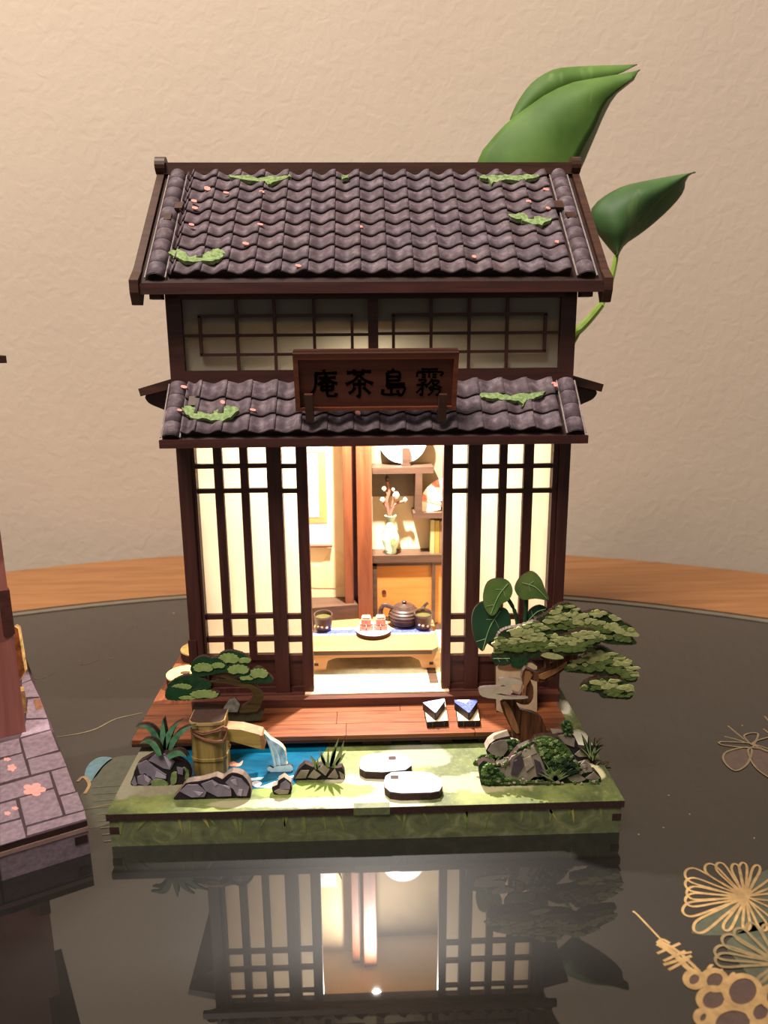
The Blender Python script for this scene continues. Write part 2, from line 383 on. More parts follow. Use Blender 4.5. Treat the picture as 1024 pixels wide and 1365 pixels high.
mk('painted_branch', g, M['gold'], tab, 'gold painted twig')
for cx, cy, rx, ry in ((310, 1192, 33, 30), (390, 1195, 45, 38), (385, 1272, 56, 46), (500, 1240, 68, 62), (460, 1365, 82, 62), (570, 1320, 44, 42), (345, 1342, 26, 26), (610, 1262, 30, 40)):
    C_ = fc([(cx+rx*math.cos(a*PI/4), cy+ry*math.sin(a*PI/4)) for a in range(8)])
    r = ribbon(C_, .19, None, '', closed=True); mk('painted_ring', r, M['gold'], tab)
    flat(C_, M['plum'], 'painted_berry', z=.001)
for cx, cy in ((372, 1140), (410, 1158), (458, 1172)):
    flat(fc([(cx-14, cy+8), (cx, cy-8), (cx+14, cy-6), (cx, cy+8)]), M['gold'], 'painted_dot')
g = G()
for px in ([(530, 285), (425, 275), (415, 262), (530, 268)], [(530, 285), (440, 300), (425, 335), (470, 375), (520, 345)], [(530, 270), (505, 240), (530, 228), (560, 232), (545, 270)],
           [(535, 285), (530, 330), (570, 380), (640, 410), (680, 330)], [(540, 275), (600, 245), (680, 240), (680, 320)], [(545, 275), (600, 290), (680, 330)]):
    r = ribbon(fc(px), .09, None, '', closed=True); g.add(r.v, r.f)
for px in ([(525, 265), (480, 230), (442, 198)], [(525, 268), (470, 250), (428, 240)], [(585, 160), (620, 200)], [(580, 210), (620, 240)]):
    r = ribbon(fc(px), .1, None, ''); g.add(r.v, r.f)
mk('painted_butterfly', g, M['dimgold'], tab, 'pale gold butterfly painted at the right')
flat(fc([(430, 300), (520, 290), (520, 350), (470, 370), (428, 335)]), M['plum'], 'painted_wing'); flat(fc([(540, 290), (680, 330), (640, 400), (560, 370)]), M['plum'], 'painted_wing')
kc = crop(0, 720, 3.103)
for px in ([(130, 570), (170, 572), (225, 548)], [(332, 515), (360, 512), (410, 495)], [(450, 492), (470, 488)], [(235, 815), (330, 800), (400, 780), (480, 740), (590, 715)], [(350, 1115), (420, 1100), (500, 1085)], [(80, 690), (130, 690)]):
    mk('painted_line', ribbon(kc(px), .1, None, '', taper=True), M['thingold'], tab)
flat(kc([(330, 1065), (360, 1030), (410, 950), (470, 900), (570, 890), (640, 900), (560, 1100), (430, 1180), (340, 1180)]), M['olivepaint'], 'painted_hill')
flat(kc([(350, 975), (365, 930), (410, 898), (465, 902), (430, 935), (400, 975), (370, 1000)]), M['tealpaint'], 'painted_blue_highlight', 'teal and pale blue painted shape by the neighbouring base')  # pale blue highlight painted into the olive hill
mk('painted_line', ribbon(kc([(320, 1000), (345, 980), (370, 1010), (350, 1050)]), .14, None, ''), M['gold'], tab)
for k in range(9):
    mk('painted_line', ribbon([(122+k*2, 1050+k*9), (190, 1045+k*9)], .035, None, ''), M['thingold'], tab)
for (x, y) in ((143, 905), (230, 817), (105, 880), (988, 967), (890, 1060), (918, 1085), (1004, 1117), (850, 1112), (883, 1103)):
    flat([(x, y), (x+2, y-1), (x+3, y+1), (x+1, y+1)], M['dimgold'], 'dust_speck', sm=0)

# ------------------------------------------------------------ the base board with its garden
ZT = 1.44
base = thing('garden_base', 'square plywood base of the model printed with grass, path and pond', 'base', (0, 9, 0))
def grass_top():
    m = NT('garden_print'); wp = m.noise(.9, detail=5, rough=.6)
    c = m.ramp(m.noise(.45, detail=6, rough=.6), [(.32, (48, 54, 28)), (.5, (84, 92, 46)), (.66, (118, 124, 66))])
    for (x, y, rx, ry, col) in ((-2.6, .45, 2.4, .35, (168, 160, 130)), (.2, .9, 2.2, 1.6, (176, 170, 138)), (-8.6, 1.6, 1.3, .5, (118, 108, 86)), (-9.6, 3.4, .7, 2.6, (126, 120, 98)), (-5.2, .45, 1.0, .25, (150, 140, 110)),
                                (4.6, 1.4, 1.9, .7, (160, 152, 112)), (2.2, 3.6, 1.5, 1.0, (128, 124, 104)), (9.6, 4.4, .5, .9, (196, 190, 170)), (9.5, 7.5, .5, .8, (170, 164, 146)), (9.3, 2.0, .5, .6, (190, 180, 140)), (-2.0, 1.2, 2.4, .5, (112, 128, 52))):
        c = m.mix(m.blob(x, y, rx, ry, wp, .12), c, col)
    f2 = m.noise(6, detail=5, rough=.7); c = m.mix(m.ramp(f2, [(.52, (0, 0, 0)), (.7, (150, 150, 150))]), c, (150, 152, 100)); c = m.mix(m.ramp(m.noise(4, (1, 2, 1), 5, .7), [(.55, (0, 0, 0)), (.72, (130, 130, 130))]), c, (40, 48, 26))
    m.l(c, m.b.inputs['Base Color']); m.b.inputs['Roughness'].default_value = .6; return m.m
M['garden'] = grass_top()
def side_print():
    m = NT('grass_side_print'); c = m.ramp(m.noise(1.0, (1, 1, 1.4), 6, .6, 1.5), [(.3, (70, 74, 48)), (.55, (98, 102, 66)), (.75, (130, 130, 90))])
    m.l(c, m.b.inputs['Base Color']); m.b.inputs['Roughness'].default_value = .6; return m.m
M['gside'] = side_print()
mk('top_plate', G().box(-10, 10, 0, 18, 1.14, ZT-.01), M['burnt'], base)
mk('garden_print', G().box(-10, 10, 0.0, 18, ZT-.012, ZT), M['garden'], base, 'printed grass and path')
mk('front_panel', G().box(-9.9, 9.9, .04, .3, 0, 1.14).box(-.55, .85, -.02, .3, 1.13, ZT+.004), M['gside'], base, 'green grass printed front edge')
mk('side_panel', G().box(-9.9, -9.65, .3, 17.9, 0, 1.14), M['gside'], base); mk('side_panel', G().box(9.65, 9.9, .3, 17.9, 0, 1.14), M['gside'], base)
mk('rear_panel', G().box(-9.9, 9.9, 17.7, 17.95, 0, 1.14), M['gside'], base)
for x0 in (-9.92, 9.56):
    mk('joint_tab', G().box(x0, x0+.36, 0.03, .3, .55, .85), M['burnt'], base)
rnd = random.Random(3); yl = plain('leaf_streak', (106, 114, 62), .6, .15, 4); yo = plain('yellow_leaf_streak', (150, 138, 70), .6, .12, 4)
for k in range(34):
    x = -9.2+k*.55+rnd.uniform(-.45, .45)
    if -.8 < x < 1: continue
    h = rnd.uniform(.4, .85); lean = rnd.uniform(-.35, .35); wv = rnd.uniform(.05, .09)
    mk('printed_leaf', G().prism([(x-wv, 1.12), (x+wv, 1.12), (x+lean*.6+wv*.6, 1.12-h*.55), (x+lean, 1.12-h), (x+lean*.6-wv*.7, 1.12-h*.5)], .03, .045), yo if k in (3, 5, 30, 32) else yl, base)
cF = crop(320, 960, 6.4); cB = crop(130, 840, 2.844)
pond_px = [(228, 1040), (236, 1010), (262, 990), (330, 984), (430, 984), (428, 1008), (400, 1030), (392, 1046), (368, 1049), (345, 1051), (320, 1052), (300, 1046), (260, 1044)]
def pondm():
    m = NT('pond_print'); c = m.ramp(m.noise(.8, (.6, 1.5, 1), 4, .6, 1), [(.3, (4, 58, 84)), (.6, (8, 88, 116)), (.8, (30, 120, 146))])
    m.l(c, m.b.inputs['Base Color']); m.b.inputs['Roughness'].default_value = .25; return m.m
pond = mk('pond', G().prism(XY(spline(pond_px, 4), ZT), ZT-.01, ZT+.012, 'Z'), pondm(), base, 'blue pond with koi under the bamboo spout')
for px in ([(332, 1038), (352, 1036), (348, 1040), (334, 1041)], [(345, 1050), (366, 1042), (388, 1040), (386, 1044), (362, 1051)], [(368, 1038), (392, 1034), (390, 1037)]):
    mk('ripple_highlight', G().prism(XY(px, ZT), ZT, ZT+.016, 'Z'), M['foam'], pond)
mk('koi', G().prism(XY(spline([(304, 1020), (310, 1015), (318, 1018), (324, 1014), (321, 1021), (312, 1022)], 3), ZT), ZT, ZT+.018, 'Z'), plain('koi_orange', (206, 96, 60), .4, .2, 8, c2=(230, 190, 170)), pond, 'orange and white koi')
mk('koi', G().prism(XY(spline([(334, 1045), (342, 1041), (349, 1044), (344, 1050), (338, 1048)], 3), ZT), ZT, ZT+.018, 'Z'), plain('koi_pale', (190, 180, 190), .4, .15, 8), pond, 'pale koi')

# ------------------------------------------------------------ the tea house
tea = thing('miniature_teahouse', 'dark wooden two-storey miniature Japanese tea house with lit paper screens and tiled roofs', 'miniature house', (.57, 12, ZT))
XL, XR, YW = -8.21, 9.35, 7.72
DZ = 2.05
# veranda
deck = mk('veranda', G().box(-10.25, 9.1, 4.32, 17.5, 1.72, 1.86).box(-9.6, 8.8, 4.9, 5.3, ZT, 1.72).box(-9.6, 8.8, 12, 12.4, ZT, 1.72).box(-6, -4.4, 4.5, 4.9, ZT, 1.72).box(-.2, 1.1, 4.5, 4.9, ZT, 1.72).box(2.4, 3.8, 4.5, 4.9, ZT, 1.72).box(5, 6.2, 4.5, 4.9, ZT, 1.72), M['burnt'], tea, 'reddish brown plank veranda')
def plank(x0, x1, y0, y1, m): mk('plank', G().bbox(x0+.012, x1-.012, y0+.012, y1-.012, 1.86, DZ, .03), m, deck)
for y0, y1, xs in ((4.3, 5.35, (-10.25, -6.2, -.9, 4.8, 9.1)), (5.35, 6.45, (-10.25, -7.9, -1.35, 3.4, 9.1)), (6.45, 7.6, (-10.25, -5, 1.6, 6.6, 9.1))):
    for a, b in zip(xs, xs[1:]): plank(a, b, y0, y1, M['deck'])
for x0, x1 in ((-10.25, -9.25), (-9.25, -8.2)):
    for a, b in ((7.6, 11.2), (11.2, 14.4), (14.4, 17.5)): plank(x0, x1, a, b, M['decky'])
mk('sill_beam', G().bbox(XL, XR-.1, 6.95, 7.5, DZ, 2.46), M['sill'], tea)
mk('threshold', G().box(-2.9, 4.0, 7.35, 8.2, 2.44, 2.53), M['pale'], tea, 'pale threshold strip in the doorway')
mk('foot_rail', G().box(XL, -2.9, 7.45, 8.2, DZ, 2.5), M['dark'], tea); mk('foot_rail', G().box(4.0, XR, 7.45, 8.2, DZ, 2.5), M['dark'], tea)

def xat(px, py=700, Y=YW): return at(px, py, Y=Y).x
def zat(py, px=500, Y=YW): return at(px, py, Y=Y).z
ZTOP = 15.85
# posts, stiles and lattice of the front screens (left, then right)
def screen(xs, zs, name, label, mirror):
    """xs: list of (x0,x1) muntins; frame, muntins, rails, panes"""
    pass
def bars(parent, name, x0, x1, y0, y1, z0, z1, mat=None): return mk(name, G().bbox(x0, x1, y0, y1, z0, z1, .03), mat or M['darkz'], parent)
zr = [(618.5, 624.5), (651.5, 657.5), (819, 825.5), (849, 856)]
def zpair(a, b, px): return at(px, b, Y=YW).z, at(px, a, Y=YW).z
def build_screen(edges, muntins, solid, label, px0, outer):
    fr = mk('shoji_screen', G(), M['darkz'], tea, label) if False else None
    g = G()
    for a, b in solid: g.box(xat(a), xat(b), YW-.12, YW+.38, 2.5, ZTOP)
    xa, xb = xat(edges[0]), xat(edges[1])
    zl1 = at(px0, 881, Y=YW).z; zl0 = at(px0, 874, Y=YW).z
    g.box(xa, xb, YW-.02, YW+.3, 2.5, 2.75).box(xa, xb, YW+.02, YW+.3, zl1, zl0).box(xa, xb, YW-.02, YW+.3, 15.55, ZTOP)
    fr = mk('shoji_screen', g, M['darkz'], tea, label)
    mk('lower_panel', G().box(xa, xb, YW+.1, YW+.24, 2.75, zl1), M['dark'], fr, 'solid dark wooden lower panel')
    for a, b in muntins: bars(fr, 'muntin', xat(a), xat(b), YW+.02, YW+.34, zl0, 15.55)
    for a, b in zr:
        z0, z1 = zpair(a, b, px0); mk('rail', G().box(xa, xb, YW+.0, YW+.2, z0, z1), M['dark'], fr)
    z0, z1 = 14.9, 15.05; mk('rail', G().box(xa, xb, YW, YW+.2, z0, z1), M['dark'], fr)
    cuts = sorted([edges[0], edges[1]]+[q for m_ in muntins for q in m_])
    for a, b in zip(cuts[::2], cuts[1::2]):
        mk('paper_pane', G().box(xat(a)-.06, xat(b)+.06, YW+.34, YW+.37, zl0-.1, 15.6), M['paper'], fr, 'glowing cream paper')
    return fr
build_screen((265.5, 359), [(289, 300.5), (323.5, 334)], [(261.5, 266)], 'left outer lattice screen with three paper columns', 310, True)
build_screen((378.5, 397.5), [], [(359, 378.5), (397.5, 412)], 'narrow inner paper panel left of the doorway', 388, False)
build_screen((641, 733), [(664, 674.5), (696, 709)], [(733, 739.6)], 'right outer lattice screen with three paper columns', 690, True)
build_screen((602.5, 622.5), [], [(590.5, 602.5), (622.5, 641)], 'narrow inner paper panel right of the doorway', 612, False)
cpost = mk('corner_post', G().bbox(XL, xat(261.5), YW-.25, YW+.5, 2.3, 15.8), M['darkz'], tea)
mk('joint_block', G().box(XL-.06, XL+.32, YW-.3, YW, 4.1, 5.35), M['darkz'], cpost)
mk('corner_post', G().bbox(xat(740), XR, YW-.25, YW+.5, 2.3, 15.8), M['darkz'], tea)
mk('lintel', G().box(XL, XR, YW+.02, YW+.5, 15.7, 16.1), M['dark'], tea)
# side and rear walls, ceiling
mk('side_wall', G().box(XL, XL+.25, YW+.5, 8.6, 2.05, 16).box(XL, XL+.25, 12.1, 17, 2.05, 17).box(XL, XL+.25, 8.6, 12.1, 14.4, 17), M['darkz'], tea, 'left wall with an open side doorway')
mk('side_wall', G().box(XR-.25, XR, YW+.5, 8.6, 2.05, 16).box(XR-.25, XR, 8.6, 17, 2.05, 17), M['darkz'], tea)
mk('rear_wall', G().box(XL, XR, 17.0, 17.25, 2.05, 21.1), M['dark'], tea)
mk('room_floor', G().box(XL+.25, XR-.25, 8.2, 17, DZ, 2.5), M['tatami'], tea, 'pale tatami floor')
mk('mat_border', G().box(3.15, 3.6, 8.2, 10.2, 2.5, 2.51), M['shelf'], tea, 'brown border of the tatami')
mk('ceiling_board', G().box(XL+.25, XR-.25, 8.9, 17, 19.75, 20.0), M['cream'], tea)
mk('room_lining', G().box(XL+.25, XL+.3, 12.1, 17, 2.5, 19.7).box(XR-.3, XR-.25, 9.0, 17, 2.5, 19.7).box(XL+.3, XR-.3, 16.9, 17, 2.5, 19.7), M['cream'], tea, 'cream inner lining of the room')
# upper storey
UX0, UX1, UY = -8.48, 9.6, 8.58
uw = mk('upper_wall', G(), M['dark'], tea) if False else None
def xu(px, py=446): return at(px, py, Y=UY).x
def zu(py, px): return at(px, py, Y=UY).z
zb, zt_ = zu(493.5, 366), zu(398.5, 366)
g = G().box(UX0, xu(243.5), UY, UY+.3, 17.0, 21.15).box(xu(491), xu(504.3), UY, UY+.3, zb, zt_).box(xu(747), UX1, UY, UY+.3, 17.0, 21.15)
g.box(xu(243.5), xu(747), UY, UY+.3, 17.0, zb).box(xu(243.5), xu(747), UY, UY+.3, zt_, 21.15)
uw = mk('upper_wall', g, M['dark'], tea, 'plain dark band framing two lattice windows')
mk('upper_side_wall', G().box(UX0, UX0+.3, UY+.3, 17.2, 17, 21.15), M['darky'], tea); mk('upper_side_wall', G().box(UX1-.3, UX1, UY+.3, 17.2, 17, 21.15), M['darky'], tea)
for lab, x0, x1, vs, r0, r1, yt, ym, yb, px in (('left frosted lattice window of the upper storey', 243.5, 491, (315.7, 366.3, 419), 266.5, 469.5, 420.6, 446.8, 472.5, 366),
                                                 ('right frosted lattice window of the upper storey', 504.3, 747, (575, 625.8, 676.5), 524.8, 727.4, 418.7, 443.8, 468.8, 626)):
    t_ = .065
    win = mk('lattice_window', G().box(xu(x0), xu(x1), UY+.3, UY+.34, zb-.1, zt_+.1), M['frost'], tea, lab)
    for v in vs: mk('muntin', G().box(xu(v)-t_, xu(v)+t_, UY+.04, UY+.2, zb, zt_), M['darkz'], win)
    mk('muntin', G().box(xu(x0), xu(x1), UY+.06, UY+.2, zu(ym, px)-t_, zu(ym, px)+t_), M['dark'], win)
    for yy in (yt, yb): mk('muntin', G().box(xu(r0)-t_, xu(r1)+t_, UY+.05, UY+.2, zu(yy, px)-t_, zu(yy, px)+t_), M['dark'], win)
    for v in (r0, r1): mk('muntin', G().box(xu(v)-t_, xu(v)+t_, UY+.05, UY+.2, zu(yb, px), zu(yt, px)), M['darkz'], win)
for sx in (-1, 1):
    e = UX0 if sx < 0 else UX1
    mk('joint_block', G().box(min(e-sx*.5, e-sx*.2), max(e-sx*.5, e-sx*.2), UY-.02, UY, 20.75, 21.1), M['burnt'], uw)
    mk('eave_bracket', G().box(min(e, e+sx*.75), max(e, e+sx*.75), 7.9, 8.5, 20.95, 21.3).box(min(e, e+sx*.5), max(e, e+sx*.5), 7.95, 8.5, 20.72, 20.95), M['darky'], tea)

# ---- tiled roofs
def PROF(u):
    return .62*(.5+.5*math.cos(PI*min(1, u/.42))) if u < .42 else (.5-.5*math.cos(PI*min(1, (u-.42)/.5)))
def tile_mesh(wd, L, phi, amp=.24, lift=.13, m=10):
    d = Vector((0, -math.cos(phi), -math.sin(phi))); n = Vector((0, -math.sin(phi), math.cos(phi))); vs = []; fs = []
    for i in range(m+1):
        u = i/m; h = amp*PROF(u)
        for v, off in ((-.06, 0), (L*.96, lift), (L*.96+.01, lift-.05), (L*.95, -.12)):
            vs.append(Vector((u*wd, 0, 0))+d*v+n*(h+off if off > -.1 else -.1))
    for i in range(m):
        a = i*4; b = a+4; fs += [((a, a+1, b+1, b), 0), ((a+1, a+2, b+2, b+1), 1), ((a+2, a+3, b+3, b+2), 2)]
    fs += [((0, 3, 2, 1), 0), ((m*4, m*4+1, m*4+2, m*4+3), 0)]
    return G().add(vs, fs)
def half_round(L, r, phi):
    d = Vector((0, -math.cos(phi), -math.sin(phi))); n = Vector((0, -math.sin(phi), math.cos(phi))); vs = []; fs = []; m = 8
    for v, k in ((0, 1), (L*.97, 1), (L*.97, .88), (L, .88)):
        for i in range(m+1): a = PI*i/m; vs.append(Vector((-r*k*math.cos(a), 0, 0))+d*v+n*(r*k*.75*math.sin(a)))
    for q in range(3):
        for i in range(m): a = q*(m+1)+i; fs.append(((a, a+1, a+m+2, a+m+1), 0 if q != 1 else 1))
    return G().add(vs, fs)
def roof(parent, x0, x1, xs0, ncol, wcol, top, rows, phi, strip_r, strips, half):
    """tiles: top=(Y,Z) of the slope's top, rows = distances down the slope of each row's lower edge"""
    d = Vector((0, -math.cos(phi), -math.sin(phi))); T = Vector((0, top[0], top[1])); org = ORG[parent]
    cache = {}
    prev = 0
    for r, e in enumerate(rows):
        L = e-prev
        spans = [(xs0+c*wcol, wcol) for c in range(ncol)]
        if half: spans = [(xs0-half, half)]+spans
        for x, wd in spans:
            key = (round(wd, 3), round(L, 3)); p = T+d*prev+Vector((x, 0, 0))
            if key not in cache:
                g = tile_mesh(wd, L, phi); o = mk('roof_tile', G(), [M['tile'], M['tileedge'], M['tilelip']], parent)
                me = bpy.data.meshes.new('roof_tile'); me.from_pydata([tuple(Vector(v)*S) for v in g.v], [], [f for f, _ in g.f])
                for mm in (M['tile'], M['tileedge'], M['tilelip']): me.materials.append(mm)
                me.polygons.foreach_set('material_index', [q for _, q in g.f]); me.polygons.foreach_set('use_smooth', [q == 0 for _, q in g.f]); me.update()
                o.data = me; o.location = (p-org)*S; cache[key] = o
            else:
                c = cache[key].copy(); COL.objects.link(c); c.location = (p-org)*S
        prev = e
    E = rows[-1]+.12
    for sx in strips:
        k = max(2, round(E/.8)); L = E/k; base_o = None
        for q in range(k):
            p = T+d*(q*L)+Vector((sx, 0, 0))
            if base_o is None:
                g = half_round(L, strip_r, phi); me = bpy.data.meshes.new('cover_tile'); me.from_pydata([tuple(Vector(v)*S) for v in g.v], [], [f for f, _ in g.f])
                me.materials.append(M['tile']); me.materials.append(M['tilelip']); me.polygons.foreach_set('material_index', [z for _, z in g.f]); me.polygons.foreach_set('use_smooth', [True]*len(g.f)); me.update()
                base_o = bpy.data.objects.new('cover_tile', me); COL.objects.link(base_o); base_o.parent = parent; c = base_o
            else: c = base_o.copy(); COL.objects.link(c)
            c.location = (p-org)*S
        n = Vector((0, -math.sin(phi), math.cos(phi)))
        for sd in (-1, 1):
            a = T+n*.04+Vector((sx+sd*(strip_r+.05), 0, 0)); b = a+d*E
            mk('edge_line', G().tube([a, b], .035, 5), M['tileedge'], parent)
def slab(x0, x1, top, length, phi, th, back=0):
    d = Vector((0, -math.cos(phi), -math.sin(phi))); n = Vector((0, -math.sin(phi), math.cos(phi))); T = Vector((0, top[0], top[1]))
    P = [T-d*back-n*.08, T+d*length-n*.08, T+d*length-n*th, T-d*back-n*th]; return [(p.y, p.z) for p in P]
# upper roof: ridge at Y=13.74, eave at Y=7.6
YE, ZE, YR, ZR = 7.6, 21.42, 13.6, 26.85
PHI = math.atan2(ZR-ZE, YR-YE); SL = math.hypot(ZR-ZE, YR-YE)
upr = mk('upper_roof', G().prism(slab(0, 0, (YR, ZR), SL, PHI, .3), -9.25, 10.4, 'X').prism([(2*YR-y, z) for y, z in slab(0, 0, (YR, ZR), SL*.85, PHI, .3)], -9.25, 10.4, 'X'), M['burnt'], tea, 'steep gabled roof of dark purplish tiles')
dnv = Vector((0, -math.cos(PHI), -math.sin(PHI)))
def up_at(px, py):
    """point of the upper roof plane"""
    n = Vector((0, -math.sin(PHI), math.cos(PHI))); d = FWD + CA*((px-512)/FPX) + CB*((682.5-py)/FPX); T = Vector((0, YR, ZR)); return CC+d*((T-CC).dot(n)/d.dot(n))
def s_of(py, px=330): return (up_at(px, py)-Vector((up_at(px, py).x, YR, ZR))).dot(dnv)
rws = [s_of(190+y/3.01) for y in (157, 201, 245, 290, 335, 383, 434, 487, 536)]
xa, xb = up_at(268, 370).x, up_at(761, 367).x
wc = (xb-xa)/14
roof(upr, -9.4, 10.6, xa-wc, 15, wc, (YR, ZR), rws, PHI, .38, (up_at(206.5, 372).x, up_at(783.5, 370).x), xa-wc-up_at(223, 372).x)
mk('fascia', G().box(-9.35, 10.5, YE-.12, YE+.12, ZE-.52, ZE-.08), M['dark'], upr)
for x0, x1 in ((-9.62, -9.28), (10.42, 10.76)):
    p = slab(0, 0, (YR, ZR), SL+.1, PHI, .45); p[0] = (YR, ZR+.12); p[1] = (p[1][0]-.02, p[1][1]+.15)
    q = [(2*YR-y, z) for y, z in p]
    bb = mk('bargeboard', G().prism(p, x0, x1, 'X').prism(q, x0, x1, 'X'), M['ridge'], upr)
    mk('bargeboard_foot', G().prism([(YE-.2, ZE+.05), (YE+.9, ZE+.75), (YE+.9, ZE-.1), (YE+.35, ZE-.95), (YE+.0, ZE-.95), (YE-.2, ZE-.45)], x0-.02, x1+.02, 'X'), M['ridge'], bb)
mk('ridge_beam', G().box(-9.3, 10.45, YR-.25, YR+.25, ZR-.1, ZR+.42), M['ridge'], upr)
for x0, x1 in ((-9.68, -9.2), (10.35, 10.8)):
    pts = [(YR+.42*math.cos(a*PI/8), ZR+.3+.42*math.sin(a*PI/8)) for a in range(16)]
    mk('ridge_end_cap', G().prism(pts, x0, x1, 'X'), M['ridge'], upr)
mk('gable_wall', G().prism([(UY+.1, 21.1), (YR, ZR-.45), (2*YR-UY-.1, 21.1)], UX0+.02, UX0+.3, 'X').prism([(UY+.1, 21.1), (YR, ZR-.45), (2*YR-UY-.1, 21.1)], UX1-.3, UX1-.02, 'X'), M['darky'], tea)
mk('attic_floor', G().box(UX0+.3, UX1-.3, UY+.3, 17, 21.0, 21.12), M['dark'], tea)
nn = Vector((0, -math.sin(PHI), math.cos(PHI)))
def on_plane(pxs, fn, nrm, h0, h1):
    A = [fn(x, y)+nrm*h0 for x, y in pxs]; B = [fn(x, y)+nrm*h1 for x, y in pxs]; n = len(A)
    return G().add(A+B, [tuple(range(n))[::-1], tuple(range(n, 2*n))]+[(i, (i+1) % n, n+(i+1) % n, n+i) for i in range(n)])
def petal(x, y, sx, sy, fn, nrm, parent):
    sx *= .85; sy *= .8
    pts = [(x+sx*math.cos(a*PI/4)*(1 if a % 2 else .85), y+sy*math.sin(a*PI/4)+sx*.15*math.cos(a*PI/4)) for a in range(8)]
    mk('petal', on_plane(pts, fn, nrm, .24, .3), M['petal'], parent, 'small pink blossom petal')
r1 = crop(160, 190, 3.01); r2 = crop(490, 190, 3.01)
for (x, y, a, b) in ((355, 207, 6, 3.4), (430, 224, 5.5, 1.8), (572, 220, 5, 2), (302, 257, 5.5, 2.4), (306, 285, 5.5, 2.4), (292, 352, 5, 2), (452, 328, 4, 2), (566, 351, 5.5, 1.8), (508, 428, 6, 2.4), (718, 517, 5.5, 2.2), (965, 360, 4.5, 2)):
    X_, Y_ = r1([(x, y)])[0]; petal(X_, Y_, a, b, up_at, nn, upr)
for (x, y, a, b) in ((712, 210, 5.5, 2), (642, 258, 5, 2.4), (720, 285, 4.5, 2), (760, 421, 6.5, 2.4), (425, 480, 4, 2.4)):
    X_, Y_ = r2([(x, y)])[0]; petal(X_, Y_, a, b, up_at, nn, upr)
def ragged(px, seed):
    rnd = random.Random(seed); L = spline(px, 4); cx = sum(p[0] for p in L)/len(L); cy = sum(p[1] for p in L)/len(L)
    return [(x+rnd.uniform(-2.2, 2.2), y+rnd.uniform(-1.5, 1.5)) for x, y in L]
def moss(px, fn, nrm, parent, seed=1):
    mk('moss_patch', on_plane(ragged(px, seed), fn, nrm, .12, .31), M['moss'], parent, 'pale green moss and succulents')
moss(r1([(205, 462), (240, 455), (290, 480), (350, 470), (390, 452), (422, 465), (400, 490), (340, 500), (280, 500), (225, 485)]), up_at, nn, upr)
moss(r1([(440, 158), (500, 156), (570, 165), (640, 158), (690, 158), (620, 178), (600, 190), (580, 178), (500, 176)]), up_at, nn, upr, 2)
moss(r2([(440, 158), (500, 156), (570, 154), (680, 156), (640, 166), (600, 178), (540, 170), (490, 186), (480, 168)]), up_at, nn, upr, 3)
moss(r2([(555, 318), (600, 308), (660, 318), (730, 330), (690, 352), (640, 345), (600, 330)]), up_at, nn, upr, 4)
moss(r1([(885, 157), (905, 155), (922, 160), (905, 168)]), up_at, nn, upr, 5)
for px in ([(236, 277), (247, 277), (244, 285), (234, 285)], [(736, 275), (748, 275), (750, 284), (738, 284)], [(752, 290), (764, 290), (767, 297), (755, 297)], [(222, 292), (231, 292), (229, 300), (220, 300)]):
    mk('roof_joint', on_plane(px, up_at, nn, .15, .3), M['ridge'], upr, 'square brown tab showing through the tiles')

# lower roof
LY0, LZ0, LY1, LZ1 = 6.28, 14.86, 8.55, 17.08
PH2 = math.atan2(LZ1-LZ0, LY1-LY0); SL2 = math.hypot(LZ1-LZ0, LY1-LY0); d2 = Vector((0, -math.cos(PH2), -math.sin(PH2))); n2 = Vector((0, -math.sin(PH2), math.cos(PH2)))
lwr = mk('lower_roof', G().prism(slab(0, 0, (LY1, LZ1), SL2, PH2, .25), -8.5, 9.63, 'X'), M['burnt'], tea, 'narrow tiled pent roof over the doorway')
def lo_at(px, py):
    d = FWD + CA*((px-512)/FPX) + CB*((682.5-py)/FPX); T = Vector((0, LY1, LZ1)); return CC+d*((T-CC).dot(n2)/d.dot(n2))
def s2_of(py, px=330): p = lo_at(px, py); return (p-Vector((p.x, LY1, LZ1))).dot(d2)
xa2 = lo_at(261, 584).x; wc2 = (lo_at(714, 580).x-xa2)/13
roof(lwr, 0, 0, xa2, 14, wc2, (LY1, LZ1), [s2_of(y) for y in (535, 557, 580)], PH2, .36, (lo_at(227, 585).x, lo_at(769, 580).x), max(.2, xa2-lo_at(241, 584).x))
mk('fascia', G().box(-8.57, 9.7, LY0-.1, LY0+.12, LZ0-.3, LZ0+.05), M['dark'], lwr)
rc3 = crop(170, 370, 3.01); rc4 = crop(480, 370, 3.01)
for (x, y, a, b) in ((232, 456, 6, 2.4), (386, 517, 4.5, 3), (506, 548, 6, 2), (215, 549, 4.5, 2), (925, 560, 5, 3.4)):
    X_, Y_ = rc3([(x, y)])[0]; petal(X_, Y_, a, b, lo_at, n2, lwr)
X_, Y_ = rc4([(775, 446)])[0]; petal(X_, Y_, 6, 4, lo_at, n2, lwr)
moss(rc3([(230, 540), (260, 530), (290, 555), (340, 565), (370, 545), (410, 530), (445, 545), (430, 570), (385, 592), (330, 585), (270, 580), (235, 560)]), lo_at, n2, lwr, 6)
moss(rc4([(480, 486), (540, 482), (600, 490), (660, 482), (740, 478), (700, 500), (660, 510), (650, 535), (630, 512), (560, 505), (500, 500)]), lo_at, n2, lwr, 7)
mk('roof_joint', on_plane([(254, 533), (266, 533), (265, 545), (252, 545)], lo_at, n2, .1, .25), M['ridge'], lwr)
